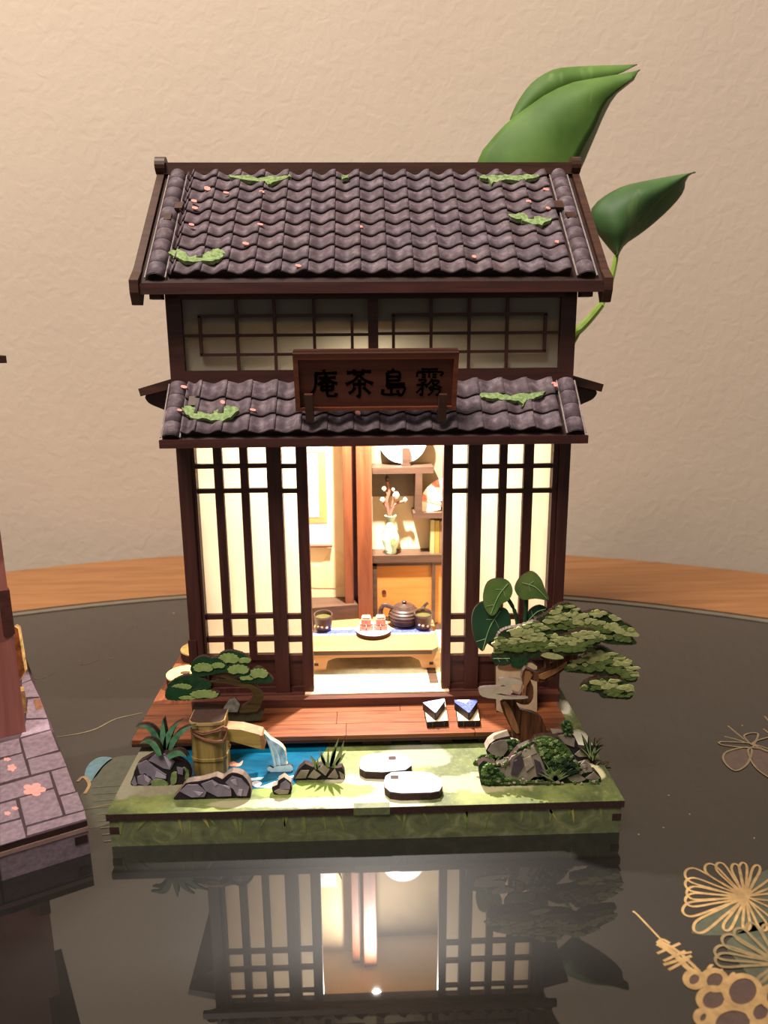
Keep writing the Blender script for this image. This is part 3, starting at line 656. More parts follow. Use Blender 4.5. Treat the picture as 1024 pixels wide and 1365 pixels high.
# side pent roofs
for sx, e, tip in ((-1, UX0, -10.25), (1, UX1, 11.35)):
    p = [(e, 17.35), (tip, 16.85), (tip-sx*.08, 16.5), (e, 16.9)]
    mk('side_roof', G().prism(p, 9.6, 16.8, 'Y'), M['ridge'], tea, 'sloping board roof on the side of the house')
    br = spline([(e-sx*.2, 16.85), (tip-sx*.35, 16.6), (tip-sx*.25, 16.25), (tip-sx*.75, 15.95), (e-sx*.2, 15.6)], 4)
    mk('roof_bracket', G().prism(br, 10.0, 10.3, 'Y'), M['dark'], tea)
    mk('roof_bracket', G().prism(br, 15.0, 15.3, 'Y'), M['dark'], tea)

# ---- lamp in the ceiling
led = mk('ceiling_lamp', G().lathe([(.55, 19.75), (.55, 19.6), (.4, 19.55), (.4, 19.5)], .4, 11.7, 20), plain('lamp_housing', (230, 225, 210), .4, .02), tea)
LD = bpy.data.lights.new('led', 'AREA'); LD.shape = 'DISK'; LD.size = .55*S; LD.energy = 1.75; LD.color = (1, .94, .86)
lo = bpy.data.objects.new('lamp_light', LD); COL.objects.link(lo); lo.parent = led; lo.location = (Vector((.4, 11.7, 19.47))-ORG[tea])*S

# ---- room fittings (parts of the house)
def R(px, py, Y): q = at(px, py, Y=Y); return q.x, q.z
mk('alcove_wall', G().box(-8, -.8, 15.3, 15.5, 2.5, 19.7), M['cream'], tea, 'cream alcove wall with faint printed hills')
hill = plain('faint_hill_print', (206, 176, 130), .8, .04)
mk('alcove_wall_hills', G().prism(XZ(spline([(400, 780), (405, 748), (425, 755), (440, 735), (460, 742), (466, 780)], 3), 15.29), 15.28, 15.3, 'Y'), hill, tea)
mk('alcove_platform', G().prism(XY([(395, 787), (466, 785), (478, 806), (395, 812)], 4.55), 2.5, 4.55, 'Z'), M['shelf'], tea, 'raised brown alcove step')
mk('alcove_post', G().bbox(R(458, 700, 14.2)[0], R(470, 700, 14.2)[0], 14.2, 14.7, 4.5, 19.6), M['orange'], tea)
mk('alcove_post_shadow_gap', G().box(R(470, 700, 14.6)[0], R(477, 700, 14.6)[0], 14.7, 15.2, 2.5, 19.6), M['dark'], tea)
mk('alcove_post', G().bbox(R(476, 700, 13.9)[0], R(496, 700, 13.9)[0], 13.9, 14.6, 2.5, 19.6), M['orange'], tea)
YS = 15.0
sh = mk('shelf_unit', G().box(R(496, 700, YS)[0], 9, 16.4, 16.5, 2.5, 19.7), M['grey'], tea, 'shelf unit with staggered shelves and amber sliding doors')
def shelfb(px0, px1, y0, y1):
    a, z1 = R(px0, y0, YS); b, _ = R(px1, y0, YS); z0 = R(px0, y1, YS)[1]; mk('shelf_board', G().box(a, b, YS, 16.4, z0, z1), M['shelf'], sh); return z1
Z1 = shelfb(496, 578, 623.5, 632); Z2 = shelfb(551, 660, 684, 691.5); Z3 = shelfb(496, 660, 741, 751)
a = R(554, 650, YS); b = R(563, 650, YS); mk('shelf_divider', G().box(a[0], b[0], YS, 16.4, Z2, R(554, 631, YS)[1]), M['shelf'], sh)
zb0 = 2.5; zd1 = R(500, 751, YS)[1]
mk('cabinet_frame', G().box(R(497, 790, YS)[0], R(503, 790, YS)[0], YS+.1, YS+.5, zb0, zd1).box(R(576, 790, YS)[0], R(580.5, 790, YS)[0], YS+.05, YS+.5, zb0, zd1).box(.5, 8.5, YS+.1, YS+.5, zb0, zb0+.35).box(.5, 8.5, YS+.1, YS+.5, zd1-.2, zd1), M['shelf'], sh)
for a, b in ((503, 576), (580.5, 640)):
    dr = mk('sliding_door', G().box(R(a, 790, YS)[0], R(b, 790, YS)[0], YS+.25, YS+.35, zb0+.3, zd1-.18), M['amber'], sh, 'amber sliding door')
    if a == 503:
        q = R(512, 789, YS+.25); mk('door_pull', G().prism([(q[0]+.13*math.cos(t*PI/6), q[1]+.13*math.sin(t*PI/6)) for t in range(12)], YS+.2, YS+.3), M['dark'], sh)
mk('back_hills', G().prism(XZ(spline([(500, 735), (510, 712), (530, 705), (548, 715), (556, 735)], 3), 16.39), 16.38, 16.4), hill, sh)
mk('back_panel_lit', G().box(R(496, 700, 16.4)[0], 8.5, 16.36, 16.38, 6.8, 10.2), M['cream'], sh)  # cream sheet paints the lit back below the top shelf's shadow
# hanging scroll
sc = thing('hanging_scroll', 'white hanging scroll with orange border on the alcove wall', 'scroll', (-2.6, 15.2, 8.4))
def rect(px0, px1, y0, y1, Ya, Yb, m, n, par, lab=None):
    a, z1 = R(px0, y0, Ya); b, z0 = R(px1, y1, Ya); return mk(n, G().box(a, b, Ya, Yb, z0, z1), m, par, lab)
rect(396, 437, 560, 727, 15.2, 15.27, M['white'], 'paper', sc)
rect(396, 436.5, 602, 697, 15.17, 15.2, plain('scroll_border', (176, 118, 66), .7, .08, 3), 'orange_border', sc)
rect(398, 425.5, 605, 689, 15.15, 15.17, M['white'], 'picture_sheet', sc)
z_ = R(420, 727, 15.15)[1]; mk('roller', G().tube([(R(392, 727, 15.15)[0], 15.12, z_), (R(443, 727, 15.15)[0], 15.12, z_)], .12, 10), M['twig'], sc)

# ---- hanging signboard
sign = thing('signboard', 'brown wooden signboard with four black characters leaning on the lower roof', 'signboard', (.6, 6.5, 16.0))
YB_, YT_ = 6.45, 5.75
BL = at(396, 546.5, Y=YB_); BR = at(608, 545, Y=YB_); TL = at(388.5, 468.5, Y=YT_); TR = at(611.5, 470, Y=YT_)
Xs0, Xs1 = (BL.x+TL.x)/2, (BR.x+TR.x)/2; zS0, zS1 = (BL.z+BR.z)/2, (TL.z+TR.z)/2; H_ = math.hypot(zS1-zS0, YT_-YB_)
su = Vector((0, YT_-YB_, zS1-zS0)).normalized(); sn = Vector((0, -su.z, su.y))
def sg(g_, n, m, par=sign, lab=None):
    O = Vector((Xs0, YB_, zS0)); q = G(); q.v = [tuple(O+Vector((v[0], 0, 0))+su*v[1]+sn*v[2]) for v in g_.v]; q.f = g_.f; return mk(n, q, m, par, lab)
W_ = Xs1-Xs0
sg(G().box(0, W_, 0, H_, -.3, 0), 'board', M['sign'])
sg(G().box(-.0, W_, H_-.07, H_, -.5, .16), 'top_edge', M['ridge'])
fw = .2
for n_, bx in (('frame_bar', (0, W_, H_-.07-fw, H_-.07, 0, .13)), ('frame_bar', (0, W_, 0, fw*.7, 0, .13)), ('frame_bar', (0, fw, 0, H_-.07, 0, .12)), ('frame_bar', (W_-fw, W_, 0, H_-.07, 0, .12))):
    sg(G().box(*bx), n_, M['signf'])
# characters, drawn as brush strokes on a 100 x 100 square (y up)
CH = {
 'an': [[(50, 98), (52, 88)], [(20, 84), (95, 86)], [(24, 84), (22, 50), (15, 25), (2, 8)], [(32, 68), (90, 70)], [(60, 80), (45, 58), (28, 44)], [(60, 68), (75, 56), (95, 48)], [(42, 52), (40, 22)], [(42, 52), (78, 52), (78, 24)], [(42, 38), (78, 38)], [(40, 25), (78, 25)], [(60, 62), (60, 10), (66, 4), (88, 4), (90, 14)]],
 'cha': [[(8, 86), (92, 90)], [(34, 98), (35, 76)], [(66, 98), (62, 77)], [(50, 80), (34, 60), (4, 44)], [(50, 80), (66, 62), (98, 46)], [(28, 44), (74, 46)], [(51, 62), (51, 2), (42, 6)], [(36, 34), (26, 20), (14, 12)], [(64, 34), (78, 22), (88, 10)]],
 'tou': [[(52, 99), (44, 88)], [(28, 86), (28, 34)], [(28, 86), (72, 86), (72, 56)], [(28, 71), (72, 71)], [(28, 57), (72, 57)], [(28, 44), (94, 45)], [(28, 33), (90, 33), (88, 12), (80, 4), (70, 7)], [(44, 27), (44, 8)], [(14, 26), (14, 8), (66, 8), (66, 22)], [(6, 12), (16, 8)]],
 'kiri': [[(22, 96), (80, 96)], [(8, 86), (6, 70)], [(8, 86), (94, 86), (90, 72)], [(50, 96), (50, 66)], [(24, 78), (38, 76)], [(24, 69), (38, 67)], [(62, 78), (76, 76)], [(62, 69), (76, 67)], [(12, 58), (40, 58), (26, 44)], [(22, 50), (32, 44)], [(6, 40), (44, 41), (38, 32)], [(27, 40), (27, 4), (18, 8)], [(24, 30), (6, 12)], [(62, 62), (48, 42)], [(56, 54), (86, 54), (70, 38), (50, 28)], [(62, 48), (76, 38), (96, 30)], [(52, 24), (88, 24), (84, 4), (76, 6)], [(68, 32), (62, 14), (48, 2)]],
}
def stroke2(pts, wd):
    p = spline(pts, 5, False) if len(pts) > 2 else [tuple(pts[0][c]+(pts[1][c]-pts[0][c])*t/5 for c in (0, 1)) for t in range(6)]
    n = len(p); L = []; Rr = []
    for k in range(n):
        a = p[max(0, k-1)]; b = p[min(n-1, k+1)]; d = math.hypot(b[0]-a[0], b[1]-a[1]) or 1; nx, ny = -(b[1]-a[1])/d, (b[0]-a[0])/d
        w_ = wd*(1.15-.55*abs(math.sin(PI*(k+.3)/n))*.8)*.5; L.append((p[k][0]+nx*w_, p[k][1]+ny*w_)); Rr.append((p[k][0]-nx*w_, p[k][1]-ny*w_))
    return L, Rr
for key, px0, px1, wd in (('an', 413, 452, 12), ('cha', 460, 498, 13), ('tou', 506, 542, 12), ('kiri', 553, 590, 9)):
    c0 = at(px0, 525, Y=6.2); c1 = at(px1, 525, Y=6.2); u0 = c0.x-Xs0; u1 = c1.x-Xs0; v0 = H_*.235; v1 = H_*.72; g = G()
    for si, st in enumerate(CH[key]):
        L, Rr = stroke2(st, wd); n = len(L); hgt = .012+.0012*si
        f = lambda q, z: (u0+(u1-u0)*q[0]/100, v0+(v1-v0)*q[1]/100, z)
        g.add([f(q, hgt) for q in L]+[f(q, hgt) for q in Rr], [(i, i+1, n+i+1, n+i) for i in range(n-1)])
    sg(g, 'character', M['ink'], lab='black brush-written character')
for px in (413.5, 588.5):
    q0 = at(px, 562, Y=6.45); zt2 = at(px, 524, Y=6.1).z
    g = G().box(q0.x-.17, q0.x+.17, 0, .16, 0, 1); vs = []
    zlow = q0.z; 
    g = G().prism([(6.28, zlow), (6.75, zlow+.15), (6.62, zlow+.62), (6.42, zlow+.5), (6.0, zt2), (5.82, zt2-.06)], q0.x-.17, q0.x+.17, 'X')
    mk('hanger_bracket', g, M['ridge'], sign)

# ------------------------------------------------------------ garden pieces
def standing(name, label, cat, px, py, Y, z=ZT): q = at(px, py, Y=Y); return thing(name, label, cat, (q.x, Y, z))
gc = crop(160, 940, 5.689); ec = crop(210, 850, 5.39); hc = crop(630, 930, 4.876); ic = crop(620, 750, 4.267)
def facet(px, Y, mat, par, name='stone', label=None, d=.04, sm=2):
    return cutout(name, px, Y-d, d+.02, mat, par, label, edge=mat, smooth=sm)
def blade(base_, ctrl, tip, wd, Y, mat, par, name='leaf', th=.06):
    p = []
    for i in range(9):
        t = i/8; p.append(((1-t)**2*base_[0]+2*t*(1-t)*ctrl[0]+t*t*tip[0], (1-t)**2*base_[1]+2*t*(1-t)*ctrl[1]+t*t*tip[1]))
    L = []; Rr = []
    for k in range(9):
        a = p[max(0, k-1)]; b = p[min(8, k+1)]; d = math.hypot(b[0]-a[0], b[1]-a[1]) or 1; nx, ny = -(b[1]-a[1])/d, (b[0]-a[0])/d
        w_ = wd*.5*(.85+.3*math.sin(PI*min(1, k/8*1.1)))*(1-(k/8)**2.6)+.15; L.append((p[k][0]+nx*w_, p[k][1]+ny*w_)); Rr.append((p[k][0]-nx*w_, p[k][1]-ny*w_))
    return cutout(name, L+Rr[::-1], Y, th, mat, par)
# left rocks with agave
Y0 = 1.85
t = standing('rock_cutout', 'purple rock cluster under a green agave at the left of the pond', 'rocks', 214, 1049, Y0)
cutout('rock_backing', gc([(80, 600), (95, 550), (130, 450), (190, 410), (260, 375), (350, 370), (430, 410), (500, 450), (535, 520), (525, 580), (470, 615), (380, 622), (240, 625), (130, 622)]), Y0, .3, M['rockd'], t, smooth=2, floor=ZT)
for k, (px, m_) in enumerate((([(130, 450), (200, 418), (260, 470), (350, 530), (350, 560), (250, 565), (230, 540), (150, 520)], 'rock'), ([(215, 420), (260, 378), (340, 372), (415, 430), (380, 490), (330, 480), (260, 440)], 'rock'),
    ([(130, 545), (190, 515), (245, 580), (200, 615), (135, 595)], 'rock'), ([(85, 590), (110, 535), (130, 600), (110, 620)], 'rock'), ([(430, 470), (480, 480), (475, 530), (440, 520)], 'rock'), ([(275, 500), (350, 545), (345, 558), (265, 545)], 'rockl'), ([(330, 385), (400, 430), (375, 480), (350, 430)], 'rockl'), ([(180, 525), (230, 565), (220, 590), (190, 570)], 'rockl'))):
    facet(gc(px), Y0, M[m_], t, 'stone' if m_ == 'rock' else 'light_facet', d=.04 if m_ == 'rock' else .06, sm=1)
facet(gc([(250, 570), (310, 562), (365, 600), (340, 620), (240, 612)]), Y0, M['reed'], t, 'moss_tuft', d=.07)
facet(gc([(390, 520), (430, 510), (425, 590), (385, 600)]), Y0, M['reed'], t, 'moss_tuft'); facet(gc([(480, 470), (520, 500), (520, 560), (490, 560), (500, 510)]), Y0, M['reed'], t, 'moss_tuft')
t = standing('agave_cutout', 'green agave with six curved leaves and their dark shadow copies behind the left rocks', 'plant', 218, 1000, 2.2)
for dx, dy, Yk, m_ in ((14, -16, 2.45, 'bushd'), (0, 0, 2.2, 'agave')):  # dark copies behind the green leaves stand in for their shadow
    for b_, c_, e_ in (((310, 380), (270, 120), (120, 165)), ((330, 380), (322, 200), (325, 105)), ((345, 380), (340, 190), (465, 122)), ((360, 385), (400, 200), (575, 150)), ((300, 385), (250, 230), (150, 290)), ((360, 400), (450, 330), (510, 400))):
        blade(gc([(b_[0]+dx, b_[1]+dy)])[0], gc([(c_[0]+dx, c_[1]+dy)])[0], gc([(e_[0]+dx, e_[1]+dy)])[0], 7.5, Yk if e_[1] < 250 else Yk-.5, M[m_], t, th=.12)
cutout('stem_foot', gc([(290, 380), (400, 380), (420, 620), (270, 620)]), 2.22, .3, M['bushd'], t, floor=ZT)
# front rocks
Y0 = .82
t = standing('rock_cutout', 'low row of purple rocks at the front edge of the pond', 'rocks', 285, 1066, Y0)
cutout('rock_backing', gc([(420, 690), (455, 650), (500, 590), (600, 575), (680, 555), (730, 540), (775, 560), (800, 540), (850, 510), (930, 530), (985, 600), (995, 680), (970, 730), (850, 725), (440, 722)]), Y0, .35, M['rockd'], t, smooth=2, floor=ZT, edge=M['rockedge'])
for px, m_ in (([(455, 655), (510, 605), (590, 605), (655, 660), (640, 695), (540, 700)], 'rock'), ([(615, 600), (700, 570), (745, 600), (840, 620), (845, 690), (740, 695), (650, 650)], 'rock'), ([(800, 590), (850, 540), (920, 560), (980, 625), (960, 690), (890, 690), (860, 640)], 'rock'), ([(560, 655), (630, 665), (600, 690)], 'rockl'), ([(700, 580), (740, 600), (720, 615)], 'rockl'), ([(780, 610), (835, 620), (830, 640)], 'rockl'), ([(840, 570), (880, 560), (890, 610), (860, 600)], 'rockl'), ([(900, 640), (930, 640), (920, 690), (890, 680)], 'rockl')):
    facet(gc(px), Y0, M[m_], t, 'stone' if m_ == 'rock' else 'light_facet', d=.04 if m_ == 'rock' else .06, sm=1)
# small rock
Y0 = .98
t = standing('rock_cutout', 'small single brown rock in front of the pond', 'rocks', 376, 1060, Y0)
cutout('rock_backing', cF([(275, 600), (270, 570), (320, 550), (325, 515), (375, 485), (435, 530), (445, 590), (430, 635), (330, 645), (290, 635)]), Y0, .3, M['rockd'], t, smooth=1, floor=ZT, edge=M['rockb'])
facet(cF([(335, 590), (345, 545), (390, 515), (430, 550), (425, 590)]), Y0, M['rock'], t, sm=1); facet(cF([(290, 610), (330, 590), (420, 600), (410, 630), (330, 635)]), Y0, M['rockb'], t, sm=1)
# reeds rock
Y0 = 1.93
t = standing('rock_cutout', 'brown rock row with upright reeds at the right end of the pond', 'rocks', 427, 1041, Y0)
cutout('rock_backing', cF([(450, 520), (500, 420), (555, 370), (620, 400), (700, 385), (760, 400), (820, 410), (870, 400), (890, 440), (897, 520)]), Y0, .3, M['rockd'], t, floor=ZT)
for px in ([(470, 500), (520, 430), (590, 430), (560, 495)], [(580, 490), (630, 425), (690, 470), (650, 500)], [(665, 420), (710, 380), (765, 420), (730, 475)], [(750, 490), (810, 415), (840, 480), (830, 500)], [(845, 440), (890, 470), (890, 510), (860, 500)]):
    facet(cF(px), Y0, M['rockb'], t, sm=1)
for b_, c_, e_, wd in (((780, 400), (790, 300), (842, 155), 5), ((800, 405), (860, 300), (886, 180), 5), ((720, 400), (710, 330), (678, 258), 4), ((655, 420), (640, 360), (598, 305), 4), ((750, 400), (750, 330), (755, 250), 3), ((820, 385), (860, 330), (898, 285), 4), ((740, 400), (700, 330), (690, 290), 3), ((660, 420), (660, 370), (665, 330), 2.5), ((770, 400), (800, 300), (820, 230), 4)):
    blade(cF([b_])[0], cF([c_])[0], cF([e_])[0], wd, Y0-.03, M['reed'], t)
# bamboo spout
q0 = at(256.7, 1038, Y=2.35); q1 = at(301.5, 1038, Y=2.35); zB = at(279, 963.5, Y=2.35).z
t = thing('bamboo_fountain', 'bamboo water spout with rope pouring a blue stream into the pond', 'fountain', ((q0.x+q1.x)/2, 2.8, ZT))
cx_ = (q0.x+q1.x)/2; hw = (q1.x-q0.x)/2
sec = [(cx_-hw, 3.5), (cx_-hw, 2.62), (cx_-hw*.85, 2.47), (cx_-hw*.4, 2.37), (cx_+hw*.4, 2.37), (cx_+hw*.85, 2.47), (cx_+hw, 2.62), (cx_+hw, 3.5)]
zN = at(279, 1014, Y=2.35).z
def scaled(k): return [(cx_+(x-cx_)*k, 2.9+(y-2.9)*k) for x, y in sec]
mk('bamboo_post', G().prism(sec, ZT, zB, 'Z', cap=1), [M['bamboo'], M['burnt']], t)
mk('node_ring', G().prism(scaled(1.06), zN-.06, zN+.06, 'Z'), M['bamboo'], t); mk('rim_ring', G().prism(scaled(1.04), zB-.14, zB-.02, 'Z'), plain('bamboo_rim', (176, 146, 96), .5, .1), t)
g = G()
for px in ([(545, 185), (620, 205), (700, 195), (790, 160)], [(545, 205), (600, 240), (690, 270), (780, 270), (800, 240)], [(548, 190), (620, 220), (700, 205), (800, 185)], [(760, 240), (770, 190), (800, 170), (815, 190), (800, 240), (775, 280)], [(545, 212), (620, 255), (700, 280), (790, 280)]):
    g.tube([at(x, y, Y=2.33) for x, y in spline(gc(px), 4, False)], .045, 6)
mk('rope', g, M['rope'], t)
sp = mk('spout', G().prism(XZ(cB([(487, 374), (545, 378), (622, 398), (634, 420), (632, 456), (488, 416)]), 2.45), 2.45, 3.1, 'Y', side=1), [M['bamboox'], plain('spout_side', (128, 98, 66), .6, .15, 3)], t)
mk('spout_mouth', G().prism(XZ(cB([(615, 400), (628, 398), (637, 420), (633, 455), (622, 450)]), 2.42), 2.41, 2.45), plain('bamboo_mouth', (140, 96, 56), .6, .1), t)
wt = cutout('water_stream', cF([(205, 110), (260, 165), (330, 205), (385, 265), (395, 370), (400, 400), (300, 410), (285, 380), (270, 300), (235, 190)]), 2.6, .25, M['falls'], t, 'pale blue falling water', smooth=2, edge=M['pale'])
cutout('splash_foam', cF([(235, 405), (255, 395), (285, 412), (300, 395), (395, 385), (440, 385), (452, 425), (400, 457), (300, 462), (240, 430)]), 2.55, .12, M['foam'], t, smooth=2, floor=ZT+.02)
for px in ([(250, 190), (290, 290), (310, 400), (295, 400), (275, 290)], [(290, 220), (335, 300), (350, 400), (335, 400), (320, 300)]):
    facet(cF(px), 2.6, M['foam'], wt, 'foam_streak', d=.03)
# left bonsai on the veranda
Y0 = 5.55
t = standing('bonsai_cutout', 'small dark green bonsai with lime patches on the veranda left of the doorway', 'bonsai', 325, 962, Y0, DZ)
cutout('tray', ec([(250, 500), (470, 520), (480, 545), (765, 525), (745, 595), (640, 602), (490, 602), (250, 600)]), Y0, .5, plain('tray_green_brown', (52, 50, 28), .7, .2, 4), t, floor=DZ)
cutout('trunk', ec([(400, 240), (450, 262), (520, 280), (590, 318), (650, 328), (720, 362), (757, 420), (748, 470), (715, 530), (590, 540), (600, 500), (650, 470), (685, 430), (680, 390), (640, 358), (560, 345), (480, 328), (400, 322), (380, 315), (450, 302), (500, 298), (440, 280), (390, 255)]), Y0-.06, .25, M['barkdark'], t, smooth=2)
cutout('base_stone', ec([(465, 535), (480, 495), (520, 440), (560, 432), (592, 480), (575, 535)]), Y0-.1, .1, plain('grey_stone', (108, 104, 96), .8, .2, 4), t, 'grey stone by the trunk', smooth=1)
for k, (px, Yk) in enumerate((([(240, 240), (245, 195), (275, 155), (330, 135), (380, 150), (440, 150), (490, 190), (500, 225), (470, 250), (400, 262), (330, 275), (270, 275)], -.1), ([(440, 150), (455, 115), (510, 98), (570, 105), (630, 130), (668, 165), (650, 195), (600, 205), (540, 200), (480, 185)], -.05),
    ([(490, 220), (560, 190), (620, 200), (665, 240), (655, 268), (600, 275), (540, 270), (505, 250)], -.12), ([(590, 310), (600, 275), (655, 255), (690, 225), (740, 218), (790, 260), (828, 305), (800, 325), (720, 325), (640, 322)], -.08),
    ([(70, 345), (130, 300), (200, 275), (290, 285), (370, 320), (385, 345), (330, 375), (250, 385), (170, 370), (100, 365)], -.14), ([(65, 440), (60, 385), (90, 355), (160, 365), (240, 375), (330, 368), (400, 385), (445, 405), (430, 428), (350, 438), (240, 445), (150, 450)], -.18))):
    cutout('foliage_pad', bumpy(ec(px), .9, 4, k), Y0+Yk, .22, M['bonsaid'], t)
for k, c_ in enumerate(((328, 222, 66, 34), (435, 205, 44, 22), (510, 158, 68, 40), (625, 168, 40, 22), (580, 236, 70, 36), (725, 265, 62, 38), (640, 292, 45, 20), (175, 358, 64, 22), (335, 414, 92, 32), (215, 436, 55, 14))):
    dY = (-.1, -.1, -.05, -.05, -.12, -.08, -.08, -.14, -.18, -.18)[k]
    cutout('light_patch', ec(clouds(c_)), Y0+dY-.035, .04, M['bonsail'], t, 'lime green highlight patch', edge=M['bonsail'])
# right rocks
Y0 = 1.25
t = standing('rock_cutout', 'large brown rock group with bushes under the right-hand pine', 'rocks', 716, 1046, Y0)
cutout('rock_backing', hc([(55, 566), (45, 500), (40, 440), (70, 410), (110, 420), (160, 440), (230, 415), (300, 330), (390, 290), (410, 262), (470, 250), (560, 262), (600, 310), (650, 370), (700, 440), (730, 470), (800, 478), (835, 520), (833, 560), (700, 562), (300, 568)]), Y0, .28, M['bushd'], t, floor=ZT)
for px, m_, sm in (([(200, 525), (215, 450), (255, 385), (330, 342), (400, 305), (440, 380), (480, 480), (495, 540), (360, 552)], 'rockb', 1), ([(350, 555), (400, 515), (470, 513), (503, 562)], 'rockb', 1), ([(735, 525), (790, 483), (832, 525), (790, 540)], 'rockb', 1), ([(615, 520), (690, 495), (738, 532), (690, 552), (640, 545)], 'rockb', 1), ([(150, 470), (200, 440), (225, 430), (205, 500), (170, 510)], 'rockb', 1), ([(330, 350), (395, 310), (420, 360), (370, 380), (300, 400)], 'rockbl', 1), ([(700, 440), (730, 410), (770, 440), (780, 480), (720, 490)], 'rockb', 1), ([(470, 540), (520, 520), (560, 555), (480, 560)], 'rockb', 1)):
    facet(hc(px), Y0, M[m_], t, 'stone' if m_ != 'rockbl' else 'light_facet', d=.05 if m_ == 'rockb' else .07, sm=sm)
facet(bumpy(hc([(398, 292), (430, 262), (520, 262), (600, 310), (650, 380), (600, 430), (520, 430), (450, 390)]), .8, 4, 3), Y0, M['bush'], t, 'bush', d=.07, sm=0)
facet(bumpy(hc([(470, 420), (560, 390), (640, 370), (695, 440), (700, 480), (620, 500), (520, 480)]), .8, 4, 4), Y0, M['bushd'], t, 'bush', d=.09, sm=0)
facet(bumpy(hc([(60, 480), (100, 440), (160, 480), (200, 520), (190, 560), (130, 565), (70, 545)]), .8, 4, 5), Y0, M['bush'], t, 'bush', d=.09, sm=0)
for k in range(13):
    a = PI*(.12+.76*k/12); L_ = 105+30*math.sin(k*2.3); blade(hc([(540, 545)])[0], hc([(540+L_*.5*math.cos(a), 545-L_*.75*math.sin(a))])[0], hc([(540+L_*math.cos(a)*1.05, 545-L_*math.sin(a)*1.25)])[0], 1.6, Y0-.14, M['reed'], t, 'grass_blade', .03)
facet(hc([(80, 540), (210, 515), (350, 550), (350, 566), (80, 566)]), Y0, M['bush'], t, 'bush', d=.1, sm=1)
Y0 = 2.1
t = standing('rock_cutout', 'rounded brown rock with dark plants behind the large rock group, left side', 'rocks', 668, 1010, Y0)
cutout('rock_backing', hc([(88, 340), (110, 300), (150, 270), (240, 248), (262, 300), (310, 310), (290, 420), (300, 560), (110, 560), (130, 400), (95, 370)]), Y0, .5, M['rockd'], t, smooth=1, floor=ZT, edge=M['rockb'])
facet(hc([(100, 345), (125, 300), (180, 278), (240, 275), (235, 330), (200, 380), (140, 385)]), Y0, M['rockb'], t, sm=1)
facet(bumpy(hc([(235, 300), (270, 270), (310, 300), (320, 340), (270, 370), (235, 340)]), .7, 3, 8), Y0, M['bush'], t, 'bush', sm=0)
facet(bumpy(hc([(5, 430), (50, 380), (110, 370), (180, 390), (190, 440), (110, 430), (40, 445)]), .7, 3, 9), Y0, M['bush'], t, 'bush', sm=0)
facet(hc([(100, 400), (180, 385), (195, 430), (120, 440)]), Y0, M['rockb'], t)
Y0 = 2.7
t = standing('rock_cutout', 'brown rocks with dark spiky leaves at the right edge of the base', 'rocks', 790, 1000, Y0)
cutout('rock_backing', hc([(500, 250), (560, 235), (620, 232), (668, 262), (700, 330), (740, 335), (770, 400), (790, 440), (800, 480), (790, 620), (480, 620), (480, 300)]), Y0, .3, M['rockd'], t, smooth=1, floor=ZT)
for px in ([(550, 248), (620, 240), (665, 268), (662, 322), (600, 300)], [(665, 370), (705, 335), (745, 345), (748, 385), (690, 385)], [(690, 420), (750, 400), (780, 440), (770, 480), (700, 470)]):
    facet(hc(px), Y0, M['rockb'], t, sm=1)
cutout('paving_patch', hc([(505, 200), (600, 205), (605, 232), (520, 235)]), Y0+.1, .05, M['rockbl'], t)
facet(bumpy(hc([(575, 180), (610, 150), (645, 165), (655, 215), (640, 250), (600, 235)]), .7, 3, 10), Y0, M['bush'], t, 'leaf_sprig', sm=0)
for b_, c_, e_ in (((770, 400), (740, 300), (715, 245)), ((770, 400), (790, 300), (850, 270)), ((770, 400), (810, 330), (855, 318)), ((770, 400), (765, 300), (760, 260)), ((770, 400), (730, 340), (690, 320)), ((780, 410), (810, 300), (800, 268)),
                   ((800, 470), (850, 440), (895, 425)), ((800, 480), (860, 470), (905, 465)), ((800, 490), (850, 500), (880, 505)), ((790, 470), (800, 430), (830, 415))):
    blade(hc([b_])[0], hc([c_])[0], hc([e_])[0], 4.6, Y0-.2, M['bushd'], t, th=.15); blade(hc([b_])[0], hc([c_])[0], hc([e_])[0], 1.2, Y0-.24, M['reed'], t, 'leaf_vein', th=.02)
# pine
YP = 3.35
t = standing('pine_cutout', 'large windswept pine with layered yellow-green pads leaning over the right edge', 'pine tree', 700, 990, YP)
cutout('trunk', ic([(200, 785), (225, 870), (270, 960), (300, 1090), (520, 1090), (470, 975), (440, 890), (385, 855), (315, 838), (292, 795), (315, 805), (360, 807), (388, 770), (388, 705), (372, 664), (430, 682), (520, 645), (600, 575), (645, 530), (610, 518), (520, 558), (488, 590), (482, 555), (430, 533), (458, 570), (455, 605), (400, 625), (345, 598), (322, 650), (333, 700), (310, 752), (272, 738), (235, 775)]), YP, .25, M['bark'], t, smooth=2, floor=ZT)
for px in ([(215, 800), (250, 810), (290, 900), (310, 970), (270, 950)], [(345, 620), (385, 640), (350, 700), (345, 760), (320, 770), (335, 700)], [(420, 640), (520, 600), (580, 560), (560, 600), (450, 665)]):
    facet(ic(px), YP, wood('bark_light', (120, 78, 48), (158, 112, 74), 'Z', 3, .8, .1), t, 'bark_highlight')
cutout('mist_swirl', ic([(80, 735), (85, 712), (150, 705), (232, 703), (202, 690), (195, 662), (250, 655), (320, 670), (318, 690), (268, 698), (262, 738), (175, 747), (300, 765), (360, 766), (330, 776), (180, 776), (100, 762)]), YP-.3, .15, M['mist'], t, 'pale cloud-shaped plywood swirl at the trunk', smooth=2)
